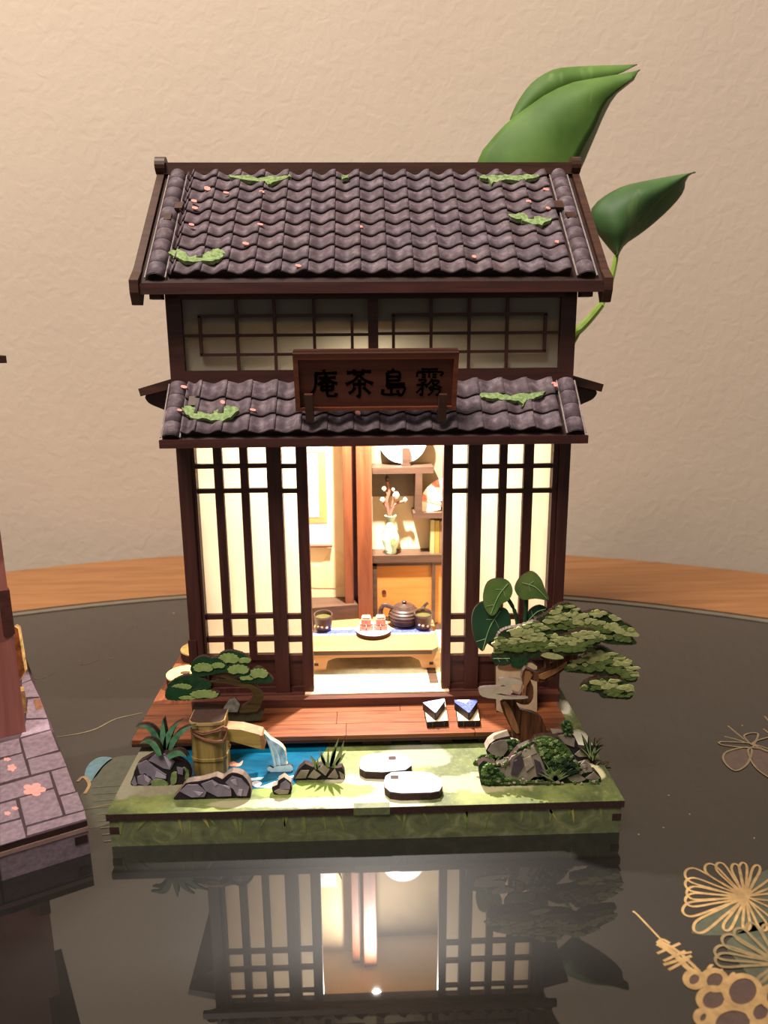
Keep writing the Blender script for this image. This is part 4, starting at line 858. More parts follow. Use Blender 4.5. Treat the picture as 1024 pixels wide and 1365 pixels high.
pads = [([(400, 330), (440, 310), (500, 268), (545, 238), (600, 236), (650, 270), (680, 290), (730, 276), (800, 280), (850, 300), (900, 340), (960, 372), (970, 410), (940, 432), (968, 442), (965, 465), (850, 465), (780, 452), (720, 410), (640, 420), (560, 412), (480, 400)], .1, 62),
        ([(170, 515), (175, 450), (200, 400), (250, 375), (330, 360), (400, 335), (450, 360), (500, 400), (540, 450), (505, 490), (470, 520), (400, 545), (300, 540), (200, 540)], -.2, 56),
        ([(500, 502), (488, 470), (540, 430), (620, 400), (700, 383), (772, 408), (772, 450), (720, 490), (650, 520), (560, 522)], -.3, 34),
        ([(565, 612), (600, 562), (680, 540), (740, 492), (790, 483), (860, 520), (930, 560), (975, 620), (975, 672), (920, 680), (860, 655), (780, 642), (700, 632), (620, 625)], 0, 40),
        ([(665, 722), (680, 690), (730, 665), (800, 655), (880, 665), (940, 700), (955, 750), (930, 777), (850, 772), (780, 768), (760, 742), (700, 732)], -.15, 24)]
def inside(p, poly):
    c = False; n = len(poly)
    for i in range(n):
        (x0, y0), (x1, y1) = poly[i], poly[(i+1) % n]
        if (y0 > p[1]) != (y1 > p[1]) and p[0] < (x1-x0)*(p[1]-y0)/(y1-y0)+x0: c = not c
    return c
rnd = random.Random(11)
def clumps(px, Y, par, cnt, name, mats, size=(10, 22), seed=1, label=None):
    """small printed leaf clumps inside a polygon, one stuff part per colour"""
    rn_ = random.Random(seed); poly = px; ys = [p[1] for p in poly]; xs = [p[0] for p in poly]
    gs = [G() for _ in mats]; c = 0; tries = 0
    while c < cnt and tries < 5000:
        tries += 1; x, y = rn_.uniform(min(xs), max(xs)), rn_.uniform(min(ys), max(ys))
        if not inside((x, y), poly): continue
        c += 1; rr = rn_.uniform(*size); a0 = rn_.uniform(0, 3); k = rn_.randrange(len(mats))
        pts = hc([(x+rr*(1 if j % 2 else .55)*math.cos(a0+j*PI/5), y+rr*.8*(1 if j % 2 else .5)*math.sin(a0+j*PI/5)) for j in range(10)])
        d = rn_.uniform(.0, .05); gs[k].prism(XZ(pts, Y-d), Y-d-.01, Y+.02)
    for g_, m_ in zip(gs, mats):
        if g_.v: mk(name, g_, m_, par, label, kind='stuff')
RK = {}
for o_ in list(bpy.data.objects):
    if o_.get('category') == 'rocks': RK[o_['label'][:12]] = o_
R1 = RK['large brown ']
R2 = RK['rounded brow']; R3 = RK['brown rocks ']
clumps([(400, 285), (520, 262), (600, 310), (650, 380), (560, 420), (450, 390)], 1.25-.1, R1, 60, 'bush_leaves', [M['leafy'], M['bush'], M['leafl']], seed=2)
clumps([(470, 420), (640, 370), (700, 450), (690, 480), (600, 495), (500, 480)], 1.25-.12, R1, 50, 'bush_leaves', [M['bushd'], M['bush']], seed=3)
clumps([(55, 440), (110, 430), (170, 470), (205, 520), (190, 560), (70, 555)], 1.25-.12, R1, 46, 'bush_leaves', [M['leafy'], M['bushd'], M['bush']], seed=4)
clumps([(210, 520), (500, 545), (830, 540), (830, 560), (90, 562)], 1.25-.13, R1, 40, 'ground_leaves', [M['bush'], M['leafy'], M['rockbl']], (7, 14), seed=5)
clumps([(160, 430), (300, 330), (400, 265), (420, 285), (300, 400), (200, 450)], 1.25-.06, R1, 30, 'moss_leaves', [M['leafy'], M['rockb'], M['bush']], (7, 15), seed=6)
clumps([(620, 400), (700, 420), (780, 480), (700, 490)], 1.25-.06, R1, 22, 'pebbles', [M['rockb'], M['rockbl'], M['rockd']], (10, 18), seed=7)
clumps([(10, 430), (60, 380), (180, 385), (185, 435)], 2.1-.07, R2, 26, 'bush_leaves', [M['leafy'], M['bush'], M['rockb']], (9, 18), seed=8)
clumps([(230, 280), (300, 275), (325, 340), (260, 370)], 2.1-.07, R2, 24, 'bush_leaves', [M['leafy'], M['bushd']], (9, 18), seed=9)
clumps([(580, 160), (640, 160), (650, 240), (600, 240)], 2.7-.07, R3, 20, 'sprig_leaves', [M['leafy'], M['bushd']], (8, 15), seed=10)
for px in ([(270, 400), (320, 360), (330, 440), (290, 510), (250, 500)], [(400, 400), (440, 420), (470, 500), (420, 520)]): facet(hc(px), 1.25-.05, M['rockdk'], R1, 'dark_facet', sm=1)
facet(hc([(330, 400), (380, 380), (400, 440), (350, 480)]), 1.25-.06, M['rockbl'], R1, 'light_facet', sm=1)
for k, (px, dY, cnt) in enumerate(pads):
    pad = cutout('foliage_pad', bumpy(ic(px), 1.1, 4, k+20), YP+dY, .25, M['pined'], t)
    poly = spline(px, 3); ys = [p[1] for p in poly]; xs = [p[0] for p in poly]; g1 = G(); g2 = G(); g3 = G(); tries = 0; c = 0
    while c < cnt*3 and tries < 4000:
        tries += 1; x, y = rnd.uniform(min(xs), max(xs)), rnd.uniform(min(ys), max(ys))
        if not inside((x, y+8), poly) or not inside((x, y-8), poly): continue
        col = [yy for yy in range(int(min(ys)), int(max(ys)), 6) if inside((x, yy), poly)]
        if not col: continue
        c += 1
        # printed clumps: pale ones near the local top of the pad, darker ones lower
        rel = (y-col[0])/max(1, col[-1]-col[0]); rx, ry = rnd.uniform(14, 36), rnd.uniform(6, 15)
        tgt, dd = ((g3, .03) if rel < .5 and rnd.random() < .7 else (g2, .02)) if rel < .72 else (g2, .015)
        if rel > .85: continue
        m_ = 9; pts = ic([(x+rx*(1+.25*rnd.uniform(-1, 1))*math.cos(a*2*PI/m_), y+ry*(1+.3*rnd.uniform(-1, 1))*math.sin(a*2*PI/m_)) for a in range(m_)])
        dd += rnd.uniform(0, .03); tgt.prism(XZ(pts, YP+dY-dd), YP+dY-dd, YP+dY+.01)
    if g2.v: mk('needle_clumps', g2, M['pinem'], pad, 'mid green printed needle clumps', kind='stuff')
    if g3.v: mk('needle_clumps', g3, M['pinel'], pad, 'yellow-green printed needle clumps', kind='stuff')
cutout('foliage_pad', ic([(430, 530), (470, 510), (540, 525), (562, 545), (500, 550)]), YP-.35, .2, M['pinel'], t, 'small pale pad', smooth=2)
cutout('twig', ic([(725, 635), (745, 660), (800, 668), (870, 655), (900, 665), (860, 645), (800, 655), (750, 640)]), YP-.05, .2, M['bark'], t)
# potted plant
YQ = 6.05
t = standing('potted_plant', 'potted plant with big heart-shaped green leaves by the right screen', 'potted plant', 688, 954, YQ, DZ)
cutout('pot', ic([(176, 590), (200, 575), (240, 572), (380, 570), (410, 590), (410, 850), (392, 868), (205, 868), (178, 840)]), YQ, .35, plain('beige_pot', (186, 160, 128), .7, .08, 2), t, 'beige pot', floor=DZ)
facet(ic([(185, 592), (215, 578), (290, 576), (335, 585), (330, 605), (260, 612), (200, 606)]), YQ, plain('pot_inside', (110, 74, 54), .8, .1), t, 'soil', d=.03)
facet(ic([(262, 500), (360, 500), (345, 590), (265, 590)]), YQ, M['bonsaid'], t, 'stalks', d=.05)
lf = {}
for nm, c1, c2 in (('a', (60, 96, 44), (112, 128, 62)), ('b', (18, 52, 36), (34, 74, 46)), ('c', (54, 84, 40), (106, 122, 60)), ('d', (22, 44, 32), (36, 64, 42))):
    lf[nm] = plain('heart_leaf_'+nm, c1, .5, 0, .9, c2=c2)
vein = plain('leaf_vein', (120, 150, 96), .5, .1)
for px, nm, dY, mid in (([(105, 185), (130, 112), (190, 90), (250, 108), (272, 160), (250, 212), (205, 240), (175, 290), (145, 300), (112, 255)], 'a', -.25, [(245, 120), (190, 190), (148, 290)]),
                    ([(38, 340), (55, 260), (105, 222), (150, 260), (200, 255), (245, 275), (262, 340), (240, 400), (180, 432), (130, 455), (100, 505), (58, 450)], 'b', -.1, [(200, 275), (140, 370), (102, 495)]),
                    ([(285, 140), (318, 82), (380, 50), (430, 88), (455, 150), (476, 212), (400, 205), (335, 212), (298, 185)], 'c', -.2, [(325, 115), (400, 140), (465, 205)]),
                    ([(345, 345), (368, 272), (425, 243), (472, 268), (445, 310), (385, 352)], 'd', .05, [(360, 330), (410, 280), (460, 265)]),
                    ([(150, 552), (170, 508), (262, 515), (255, 570), (195, 582)], 'd', -.05, [(160, 545), (210, 545), (255, 545)])):
    l_ = cutout('leaf', ic(px), YQ+dY, .12, lf[nm], t, smooth=3)
    p_ = [at(x, y, Y=YQ+dY-.01) for x, y in spline(ic(mid), 4, False)]; mk('vein', G().tube(p_, .022, 5), vein, l_)
    (mx, my) = mid[1]
    for (x0, y0), (x1, y1) in ((mid[0], mid[1]), (mid[1], mid[2])):
        bx, by = (x0+x1)/2, (y0+y1)/2; dx, dy = x1-x0, y1-y0
        for sgn in (-1, 1):
            ex, ey = bx+dx*.25-sgn*dy*.38, by+dy*.25+sgn*dx*.38
            if inside((ex, ey), px): mk('vein', G().tube([at(x, y, Y=YQ+dY-.01) for x, y in ic([(bx, by), (ex, ey)])], .014, 5), vein, l_)
for pts in ([(240, 200), (280, 270), (300, 370), (310, 560)], [(345, 205), (345, 300), (330, 400), (325, 560)], [(130, 450), (200, 500), (270, 560)]):
    p_ = [at(x, y, Y=YQ+.02) for x, y in spline(ic(pts), 4, False)]; mk('stalk', G().tube(p_, .09, 7), M['bonsaid'], t)
# stepping stones
for lab, px, hole in (('white-topped stepping stone nearer the veranda', [(479, 1018), (482, 1009), (492, 1005), (520, 1004), (538, 1007), (548, 1013), (549, 1020), (541, 1026), (510, 1029), (487, 1028), (480, 1024)], (523, 1010.5)),
                      ('white-topped stepping stone nearer the front edge', [(512, 1041), (514, 1034), (522, 1029), (555, 1028), (575, 1030), (587, 1037), (590, 1047), (586, 1054), (575, 1056), (535, 1057), (520, 1055), (513, 1049)], (526, 1036))):
    ZS_ = 1.78; pl = XY(px, ZS_); cxs = sum(p[0] for p in pl)/len(pl); cys = sum(p[1] for p in pl)/len(pl)
    t = thing('stepping_stone', lab, 'stepping stone', (cxs, cys, ZT)); ns = len(pl)
    mk('stone_body', G().prism(pl, ZT, ZS_-.03, 'Z'), M['burnt'], t)
    mk('white_top', G().prism([(cxs+(x-cxs)*.985, cys+(y-cys)*.985) for x, y in pl], ZS_-.03, ZS_, 'Z'), M['white'], t)
    mk('grey_border', G().prism([(cxs+(x-cxs)*1.0, cys+(y-cys)*1.0) for x, y in pl], ZS_-.06, ZS_-.02, 'Z'), M['rock'], t)
    h = at(*hole, Z=ZS_); mk('slot', G().box(h.x-.16, h.x+.16, h.y-.14, h.y+.14, ZS_-.02, ZS_+.005), M['burnt'], t, 'small brown square slot')
# slippers
sc_ = crop(550, 920, 9.31)
for lab, dx, tri, base4, mt in (('slipper with pale blue and white triangular strap, nearer the doorway centre', 0, [(128, 152), (395, 103), (402, 130), (292, 278), (275, 275)], [(135, 155), (400, 110), (440, 375), (180, 392)], 'bluew'),
                            ('slipper with deep blue triangular strap, nearer the potted plant', 1, [(520, 120), (800, 118), (805, 140), (710, 278), (692, 276), (525, 150)], [(530, 130), (795, 125), (833, 375), (565, 380)], 'blue')):
    zb_, zt3 = 2.36, 2.74
    pb = XY(sc_(base4), zb_); cxs = sum(p[0] for p in pb)/4; cys = sum(p[1] for p in pb)/4
    t = thing('slipper', lab, 'slipper', (cxs, cys, DZ), 'pair of slippers on the veranda')
    mk('sole', G().prism(pb, DZ, zb_-.02, 'Z'), M['black'], t); mk('insole', G().prism(pb, zb_-.02, zb_, 'Z'), M['pale'], t)
    pt = XY(sc_(tri), zt3); mk('strap_block', G().prism(pt, zb_, zt3-.02, 'Z'), M['black'], t)
    mk('strap_top', G().prism(pt, zt3-.02, zt3, 'Z'), M[mt], t, 'patterned blue top')
    w1 = XY(sc_([(190, 140), (320, 118), (240, 160)] if dx == 0 else [(550, 124), (710, 122), (660, 165)]), zt3); mk('cream_patch', G().prism(w1, zt3, zt3+.01, 'Z'), M['flower' if dx else 'bluew'], t)
    for fx in ((215, 350) if dx == 0 else (625, 765)):
        q = at(*sc_([(fx, 230)])[0], Z=zt3)
    for (x, y) in ([(250, 388), (395, 378)] if dx == 0 else [(635, 382), (780, 378)]):
        q = at(*sc_([(x, y)])[0], Z=zb_); mk('glue_line', G().box(q.x-.02, q.x+.02, q.y-.03, q.y, DZ+.03, zb_), M['shelf'], t)
# floor cushions on the left veranda
straw = plain('straw_cushion', (214, 178, 108), .8, .1, 3)
for lab, X_, Y_, r_ in (('round straw cushion lit yellow beside the open side of the house', -9.12, 9.85, .95), ('round straw cushion in shade further back on the side veranda', -9.15, 13.0, .93)):
    t = thing('floor_cushion', lab, 'cushion', (X_, Y_, DZ), 'round cushions on the side veranda')
    mk('cushion_side', G().lathe([(r_*.97, DZ), (r_, DZ+.1), (r_, 2.5)], X_, Y_, 32), M['burnt'], t)
    mk('cushion_top', G().lathe([(r_, 2.5), (r_, 2.58), (r_*.9, 2.6)], X_, Y_, 32), straw, t); mk('cushion_centre', G().lathe([(.2, 2.6), (.2, 2.61)], X_, Y_, 12, 1.3), M['shelf'], t)

# ------------------------------------------------------------ things in the room
t = thing('low_table', 'low honey-coloured tea table with curved legs inside the doorway', 'table', (.45, 11.7, 2.5))
ZTb = 3.72
tp = XY(spline([(411, 858), (411, 864), (418, 868), (576, 866), (584, 862), (585, 856), (577, 826), (570, 823), (430, 822), (422, 826)], 1), ZTb)
hw_ = wood('honey_wood', (152, 106, 66), (172, 124, 82), 'X', 2)
mk('table_top', G().prism(tp, ZTb-.03, ZTb, 'Z'), hw_, t); mk('top_edge', G().prism(tp, ZTb-.24, ZTb-.03, 'Z'), M['shelf'], t)
ya = at(498, 868, Z=ZTb).y+.25
lg = [(415, 868), (583, 866), (580, 893), (560, 893), (556, 880), (550, 877), (448, 878), (438, 882), (436, 895), (417, 896), (420, 885)]
lz = [(x, max(z, 2.5)) for x, z in XZ(spline([(416, 872), (582, 869), (578, 880), (583, 890), (563, 890), (559, 880), (548, 875), (448, 877), (437, 881), (434, 893), (414, 893), (420, 882)], 1), ya)]
lz = [(x, min(z, ZTb-.24)) for x, z in lz]
for yy in (ya, ya+2.2):
    mk('leg_frame', G().prism(lz, yy, yy+.2, 'Y'), hw_, t, 'carved leg board')
for px in ((422, 886), (575, 884)):
    q = at(*px, Y=ya); mk('dark_notch', G().box(q.x-.1, q.x+.1, ya-.02, ya, q.z-.07, q.z+.07), M['black'], t)
rn = XY([(420, 838), (576, 836), (579, 845), (417, 848)], ZTb)
o = mk('table_runner', G().prism(rn, ZTb+.001, ZTb+.025, 'Z'), M['bluew'], loc=(.45, 11.8, ZTb)); tag(o, 'blue and white patterned cloth strip across the tea table', 'runner')
o2 = mk('blue_band', G().prism(XY([(424, 839.5), (572, 837.5), (574, 843), (422, 845.5)], ZTb+.025), ZTb+.025, ZTb+.03, 'Z'), M['blue'], o)
def cup(px, py, lab):
    q = at(px, py, Z=ZTb+.03); cx, cy = q.x, q.y+.35; z0 = ZTb+.03
    t = thing('teacup', lab, 'cup', (cx, cy, z0), 'cups on the tea table')
    mk('cup_body', G().lathe([(.33, z0), (.42, z0+.1), (.47, z0+.5), (.5, z0+.85), (.44, z0+.85), (.4, z0+.6)], cx, cy, 20), M['clay'], t, smooth=True)
    mk('tea', G().lathe([(.43, z0+.7), (.43, z0+.74)], cx, cy, 16), M['tea'], t, 'green tea')
    mk('rim', G().tube([(cx+.48*math.cos(a*PI/8), cy+.48*math.sin(a*PI/8), z0+.86+.08*math.sin(a*PI/8)) for a in range(17)], .05, 6), M['clay'], t)
    for dx, dz, s_ in ((-.05, .35, .09), (.2, .3, .07), (-.25, .38, .05)):
        mk('painted_blossom', G().lathe([(s_, 0), (s_, .02)], 0, 0, 8) if False else G().prism([(cx+dx+s_*(1 if k % 2 else .5)*math.cos(k*PI/5), z0+dz+s_*(1 if k % 2 else .5)*math.sin(k*PI/5)) for k in range(10)], cy-.5, cy-.4), M['flower'], t)
cup(431, 843, 'dark brown teacup at the left end of the tea table'); cup(565, 841, 'dark brown teacup at the right end of the tea table')
q = at(498, 850, Z=ZTb+.03); pcx, pcy = at(498, 839, Z=ZTb+.25).x, at(498, 839, Z=ZTb+.25).y
t = thing('serving_plate', 'round white plate with dark side in the middle of the tea table', 'plate', (pcx, pcy, ZTb+.03))
mk('plate_side', G().lathe([(.88, ZTb+.03), (.93, ZTb+.1), (.93, ZTb+.24)], pcx, pcy, 32), M['burnt'], t); mk('plate_top', G().lathe([(.93, ZTb+.24), (.93, ZTb+.27)], pcx, pcy, 32), M['white'], t)
zp = ZTb+.27; pk = None
for (dx, lv) in ((-.57, 0), (-.19, 0), (.19, 0), (.57, 0), (-.38, 1), (.38, 1)):
    z0 = zp+lv*.36; s_ = .18 if lv == 0 else .25
    wh = 'upper left pastry' if lv and dx < 0 else 'upper right pastry' if lv else {-.57: 'leftmost pastry', -.19: 'second-left pastry', .19: 'second-right pastry', .57: 'rightmost pastry'}[dx]+' in the lower row'
    t = thing('pastry', 'pink iced '+wh+' on the white plate', 'pastry', (pcx+dx, pcy, z0), 'pastries stacked on the plate')
    mk('pastry_body', G().bbox(pcx+dx-s_, pcx+dx+s_, pcy-.25, pcy+.3, z0, z0+.26, .05), M['pink'], t); mk('icing', G().bbox(pcx+dx-s_*.85, pcx+dx+s_*.85, pcy-.2, pcy+.25, z0+.26, z0+.36, .05), M['icing'], t)
# teapot
tx, ty = at(538, 826, Z=ZTb).x, at(538, 826, Z=ZTb).y+.1
ty = min(ty, 12.95)
t = thing('teapot', 'dark brown ribbed clay teapot behind the pastries', 'teapot', (tx, ty, ZTb))
prof = [(.5, ZTb)]; nr = 7
for k in range(nr*4+1):
    u = k/(nr*4); z = ZTb+.02+1.05*u; r = .86*math.sin(PI*(.2+.62*u))**.7+.02*math.cos(2*PI*u*nr); prof.append((r, z))
mk('pot_body', G().lathe(prof, tx, ty, 28), M['clay'], t, smooth=True)
mk('lid', G().lathe([(.55, ZTb+1.06), (.5, ZTb+1.14), (.18, ZTb+1.2), (.1, ZTb+1.25), (.14, ZTb+1.36), (.05, ZTb+1.42)], tx, ty, 20), M['clay'], t, smooth=True)
mk('spout', G().tube(spline([(tx+.6, ty, ZTb+.5), (tx+.95, ty, ZTb+.72), (tx+1.08, ty, ZTb+1.05), (tx+1.3, ty, ZTb+1.25)], 3, False), [.2]*3+[.14]*3+[.09]*4, 8), M['clay'], t, smooth=True)
mk('handle', G().tube(spline([(tx-.6, ty, ZTb+1.0), (tx-1.1, ty, ZTb+1.15), (tx-1.3, ty, ZTb+.8), (tx-1.15, ty, ZTb+.4), (tx-.65, ty, ZTb+.35)], 4, False), .13, 8), M['clay'], t, smooth=True)
# shelf things
px_, pz_ = R(537.5, 575.6, 15.5); PR = 1.33; zc = Z1+PR+.12
t = thing('display_plate', 'round white plate upright on its stand on the top shelf', 'plate', (px_, 15.6, Z1))
mk('plate_disc', G().prism([(px_+PR*math.cos(a*PI/20), zc+PR*math.sin(a*PI/20)) for a in range(40)], 15.65, 15.8, side=1), [M['white'], M['burnt']], t)
mk('stand', G().box(px_-.2+.15, px_+.2+.15, 15.35, 15.6, Z1, Z1+1.0).box(px_-.1, px_+.4, 15.3, 15.95, Z1, Z1+.12), M['shelf'], t)
vx, vy = at(521, 738, Y=15.5).x, 15.5; z0 = Z3
t = thing('vase', 'pale celadon vase with a printed motif on the middle shelf', 'vase', (vx, vy, z0)); hv = at(521, 687, Y=15.5).z-z0
k_ = 1.02
mk('vase_body', G().lathe([(.3, z0), (.34, z0+.1), (.32, z0+.2), (.5, z0+hv*.33), (.48, z0+hv*.45), (.26, z0+hv*.7), (.2, z0+hv*.85), (.34, z0+hv), (.26, z0+hv), (.14, z0+hv*.85)], vx, vy, 24), M['celadon'], t, smooth=True)
mk('motif', G().prism([(vx+.12+.16*math.cos(a*PI/6), z0+hv*.36+.22*math.sin(a*PI/6)) for a in range(12)], vy-.53, vy-.4), M['reed'], t)
t = thing('blossom_branch', 'bare twig with white blossoms standing in the celadon vase', 'branch', (vx, vy, z0+hv*.9))
zt4 = z0+hv*.9
def tw(pts): return spline([(at(x, y, Y=vy).x, vy, at(x, y, Y=vy).z) for x, y in pts], 3, False)
g = G()
for pts, r_ in (([(520, 692), (516, 670), (519, 655), (516, 642)], .1), ([(520, 688), (527, 672), (540, 668)], .08), ([(518, 680), (510, 668)], .07), ([(522, 676), (525, 664), (524, 655)], .06), ([(517, 660), (512, 652)], .06)): g.tube(tw(pts), r_, 6)
mk('twigs', g, M['twig'], t)
for x, y, s_ in ((510, 666, .14), (512, 651, .14), (528, 660, .2), (540, 666, .13), (524, 652, .1)):
    q = at(x, y, Y=vy); mk('blossom', G().lathe([(s_*.4, q.z-s_), (s_, q.z), (s_*.5, q.z+s_)], q.x, vy-.08, 7), M['flower'], t)
mk('bud', G().lathe([(.05, at(516, 642, Y=vy).z), (.12, at(516, 640, Y=vy).z+.1), (.03, at(516, 637, Y=vy).z+.2)], at(516, 640, Y=vy).x, vy, 8), M['clay'], t)
for k, (x0, x1, c, lb) in enumerate(((574, 579.5, (150, 138, 92), 'cream'), (580, 586, (140, 116, 50), 'mustard'), (586.5, 594, (120, 90, 62), 'tan'))):
    a = R(x0, 700, 15.3)[0]; b = R(x1, 700, 15.3)[0]; t = thing('book', lb+' upright book at the right end of the middle shelf', 'book', ((a+b)/2, 15.6, Z3), 'books on the middle shelf')
    zz = R(580, 693+k, 15.3)[1]; mk('cover', G().box(a, a+.03, 15.3, 16.2, Z3, zz).box(b-.03, b, 15.3, 16.2, Z3, zz).box(a, b, 15.27, 15.3, Z3, zz), plain('book_cover_'+lb, c, .6, .06), t); mk('pages', G().box(a+.03, b-.03, 15.3, 16.15, Z3+.03, zz-.04), M['flower'], t)
fq = [at(x, y, Y=15.4) for x, y in [(569, 632), (592, 606), (612, 612), (612, 655), (592, 657)]]
q = at(585, 645, Y=15.4); t = thing('folding_fan', 'open paper fan with red print leaning on the right of the shelf', 'fan', (q.x, 15.4, Z2))
fx_, fz_ = R(600, 672, 15.4)
for k in range(9):
    a0 = PI*(.42+.055*k*1.3); a1 = a0+.21; r0, r1_ = .55, 1.75
    mk('fan_leaf', G().prism([(fx_+r*math.cos(a), Z2+.2+r*math.sin(a)) for r, a in ((r0, a0), (r1_, a0), (r1_, a1), (r0, a1))], 15.35+.03*(k % 2), 15.42+.03*(k % 2)), M['flower'] if k % 3 else M['pink'], t)
mk('fan_ribs', G().prism([(fx_-.1, Z2), (fx_+.15, Z2), (fx_+.3, Z2+.75), (fx_-.6, Z2+.6)], 15.36, 15.44), M['shelf'], t)

# ------------------------------------------------------------ pothos behind the house
lc = crop(620, 60, 3.012)
pot = thing('pothos_plant', 'trailing plant with large glossy green leaves rising behind the tea house', 'plant', (11, 23.5, 0))
mk('jar', G().lathe([(2.6, 0), (3.1, .3), (3.4, 4), (3.2, 7), (2.6, 8.2), (2.7, 8.8), (2.3, 8.8), (2.2, 7.8), (2.6, 6)], 9.5, 23.5, 32), plain('jar_glaze', (170, 160, 140), .3, .05), pot, smooth=True)
def edge(pts, Yf, n=18):
    p = spline(lc(pts), 6, False); out = []
    L = [0]
    for a, b in zip(p, p[1:]): L.append(L[-1]+math.hypot(b[0]-a[0], b[1]-a[1]))
    for k in range(n+1):
        s_ = L[-1]*k/n; i = max(j for j in range(len(L)) if L[j] <= s_+1e-9); i = min(i, len(p)-2); u = (s_-L[i])/((L[i+1]-L[i]) or 1)
        x, y = p[i][0]+(p[i+1][0]-p[i][0])*u, p[i][1]+(p[i+1][1]-p[i][1])*u; out.append(at(x, y, Y=Yf(k/n)))
    return out
def leaf(A, B, YA, YB, mat, lab, bulge=.5, fold=0):
    g = G().loft(edge(A, YA), edge(B, YB), 12, bulge, fold=fold); o = mk('leaf', g, mat, pot, lab, smooth=False)
    o.data.polygons.foreach_set('use_smooth', [True]*len(o.data.polygons))
    so = o.modifiers.new('thickness', 'SOLIDIFY'); so.thickness = .0005; return o
leaf([(300, 760), (120, 640), (45, 480), (90, 400), (170, 310), (250, 250), (330, 195), (430, 150), (540, 130), (640, 113), (697, 103)], [(340, 780), (380, 700), (400, 620), (425, 520), (470, 420), (520, 330), (558, 240), (590, 205), (630, 170), (670, 140), (697, 103)],
     lambda t: 19.5+.3*t, lambda t: 19.0, M['pothos'], 'big front leaf half', .5)
leaf([(340, 780), (380, 700), (400, 620), (425, 520), (470, 420), (520, 330), (558, 240), (590, 205), (630, 170), (670, 140), (697, 103)], [(345, 782), (400, 700), (430, 580), (470, 490), (500, 420), (530, 350), (560, 280), (600, 208), (640, 172), (680, 140), (697, 103)],
     lambda t: 19.0, lambda t: 20.6, M['pothosd'], 'turned-down edge of the big leaf', .1)
leaf([(180, 297), (210, 230), (270, 150), (350, 100), (420, 88), (540, 82), (620, 80), (690, 78)], [(180, 300), (250, 270), (330, 220), (430, 170), (540, 140), (620, 115), (660, 95), (690, 78)], lambda t: 20.6, lambda t: 20.3, M['pothos'], 'far half of the big leaf', .4)
leaf([(605, 848), (560, 795), (520, 740), (503, 690), (515, 645), (570, 600), (640, 565), (740, 542), (850, 522), (920, 512)], [(607, 850), (630, 800), (665, 750), (715, 700), (770, 640), (820, 590), (860, 550), (875, 535), (895, 520), (920, 512)], lambda t: 20.2, lambda t: 19.6, M['pothosd'], 'small leaf upper half', .7)
leaf([(607, 850), (630, 800), (665, 750), (715, 700), (770, 640), (820, 590), (860, 550), (875, 535), (895, 520), (920, 512)], [(612, 858), (640, 805), (700, 762), (760, 715), (820, 660), (868, 605), (884, 570), (886, 548), (900, 525), (920, 512)], lambda t: 19.6, lambda t: 20.4, M['pothosd'], 'small leaf lower half', .1)
st = [at(x, y, Y=20) for x, y in spline(lc([(608, 845), (592, 920), (560, 1020), (500, 1100), (450, 1150)]), 4, False)]
st += [Vector(p) for p in spline([tuple(st[-1]), (12.3, 20.8, 17.5), (10.5, 22.5, 12), (9.8, 23.4, 7)], 4, False)[1:]]
mk('stem', G().tube(st, [.14+.12*min(1, k/14) for k in range(len(st))], 8), M['stem'], pot, smooth=True)
s2 = spline([tuple(at(*lc([(345, 782)])[0], Y=19.3)), (10.3, 20.5, 22), (9.6, 22.5, 14), (9.4, 23.4, 7)], 5, False)
mk('stem', G().tube(s2, .24, 8), M['stem'], pot, smooth=True)

# ------------------------------------------------------------ neighbouring model at the left edge
jc = crop(0, 960, 6.207)
FR = at(116, 1093, Z=ZT); u = (at(0, 1127, Z=ZT)-FR); u.z = 0; u.normalize(); v = (at(66, 960, Z=ZT)-FR); v.z = 0; v.normalize()
nb = thing('neighbouring_miniature', 'edge of another miniature house on a mauve paved base, cut by the left edge', 'miniature house', tuple(FR+u*6+v*8-Vector((0, 0, ZT))))
def quad(a, b, c, d): return [((FR+u*x+v*y).x, (FR+u*x+v*y).y) for x, y in ((a, c), (b, c), (b, d), (a, d))]
mk('base_plate', G().prism(quad(0, 12, 0, 18), 1.16, ZT-.04, 'Z'), M['burnt'], nb); mk('paved_ground', G().prism(quad(0, 12, 0, 18), ZT-.04, ZT-.01, 'Z'), M['pavegap'], nb)
mk('base_box', G().prism(quad(.0, 12, .0, 18), 0, .95, 'Z'), M['pave'], nb, 'mauve paving printed base side'); mk('base_strip', G().prism(quad(.0, 12, -.02, 18), .98, 1.16, 'Z'), M['pstrip'], nb)
mk('base_seam', G().prism(quad(.05, 11.9, .02, 17.9), .95, .98, 'Z'), M['burnt'], nb)
mk('joint_tab', G().prism(quad(.06, .5, -.02, .3), .52, .85, 'Z'), M['burnt'], nb); mk('seam_line', G().prism(quad(3.05, 3.12, -.015, .1), 0, .95, 'Z'), M['pavegap'], nb)
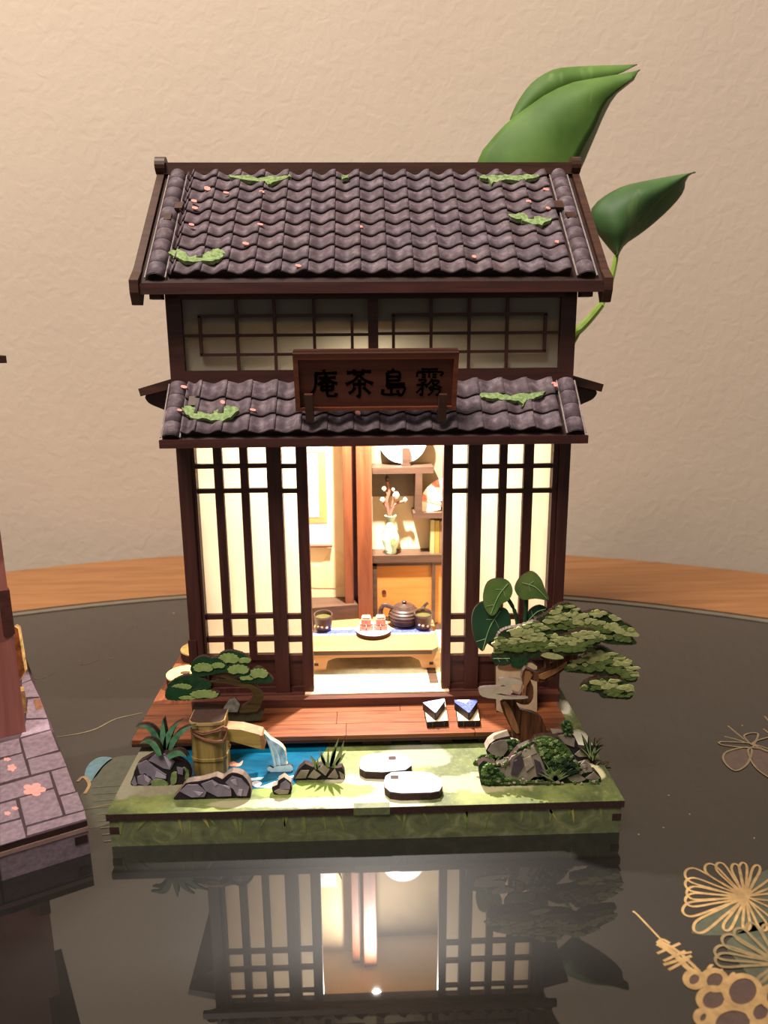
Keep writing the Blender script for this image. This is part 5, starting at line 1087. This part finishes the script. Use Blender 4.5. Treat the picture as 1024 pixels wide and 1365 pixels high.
for px in ([(175, 155), (420, 85), (485, 245), (220, 320)], [(0, 190), (155, 150), (180, 265), (0, 310)], [(170, 140), (218, 0), (395, -10), (415, 75)], [(0, 330), (185, 275), (240, 455), (0, 520)], [(230, 325), (500, 260), (550, 380), (260, 450)],
           [(0, 545), (405, 430), (440, 555), (140, 640), (0, 680)], [(425, 425), (550, 388), (625, 590), (490, 620)], [(160, 645), (445, 570), (520, 785), (215, 870)], [(500, 635), (640, 595), (695, 740), (545, 780)], [(0, 695), (130, 660), (165, 805), (0, 850)],
           [(0, 865), (175, 820), (215, 970), (0, 1035)], [(225, 885), (700, 750), (712, 815), (225, 955)], [(215, -15), (230, -170), (330, -185), (390, -20)], [(180, -190), (180, -300), (260, -330), (325, -195)], [(180, -310), (180, -420), (220, -450), (255, -340)]):
    mk('paving_stone', G().prism(XY(jc(px), ZT+.02), ZT-.01, ZT+.02, 'Z'), M['pave'], nb)
def blossom5(cx, cy, rx, ry, lab=None):
    p = []
    for k in range(30): a = 2*PI*k/30; r = .72+.42*abs(math.cos(2.5*a))**.7; p.append((cx+rx*r*math.cos(a), cy+ry*r*math.sin(a)))
    mk('printed_blossom', G().prism(XY(jc(p), ZT+.02), ZT+.02, ZT+.03, 'Z'), M['paveflower'], nb, lab)
blossom5(282, 575, 88, 50, 'pink five-petal blossom'); blossom5(98, 395, 36, 28); blossom5(60, 325, 28, 14); blossom5(62, 772, 26, 16); blossom5(122, 730, 28, 14)
mk('dark_slot', G().prism(XY(kc([(138, 660), (165, 655), (180, 697), (150, 703)]), ZT+.02), ZT+.01, ZT+.03, 'Z'), M['rope'], nb)
WC = at(35, 976, Z=ZT)
def wq(a, b, c, d): return [((WC+u*x+v*y).x, (WC+u*x+v*y).y) for x, y in ((a, c), (b, c), (b, d), (a, d))]
mk('house_wall', G().prism(wq(0, 7, 0, .25), ZT, 13.2, 'Z').prism(wq(0, .25, .25, 8), ZT, 13.2, 'Z').prism(wq(6.7, 7, .25, 8), ZT, 13.2, 'Z'), M['pinkwall'], nb, 'pinkish brown wooden wall')
mk('roof_slab', G().prism([((WC+u*x+v*y).x, (WC+u*x+v*y).y) for x, y in ((-1.0, -.5), (8, -.5), (8, 9), (-1.0, 9))], 18.15, 18.45, 'Z'), M['dark'], nb)
mk('upper_wall', G().prism(wq(.5, 7, .3, 8), 13.2, 18.15, 'Z'), M['pinkwall'], nb)
z0, z1 = at(15, 845, Y=WC.y).z, at(12, 786, Y=WC.y).z
mk('corner_block', G().prism(wq(-.06, .4, -.06, .35), z0, z1, 'Z'), M['dark'], nb)
mk('yellow_stall', G().prism(XZ([(19, 835), (24, 838), (33, 895), (26, 908), (20, 905)], WC.y+2.5), WC.y+2.5, WC.y+2.8, 'Y').prism(wq(-.3, .1, 2, 2.6), ZT, 2.6, 'Z'), plain('yellow_brown_print', (150, 118, 70), .7, .3, 3), nb)
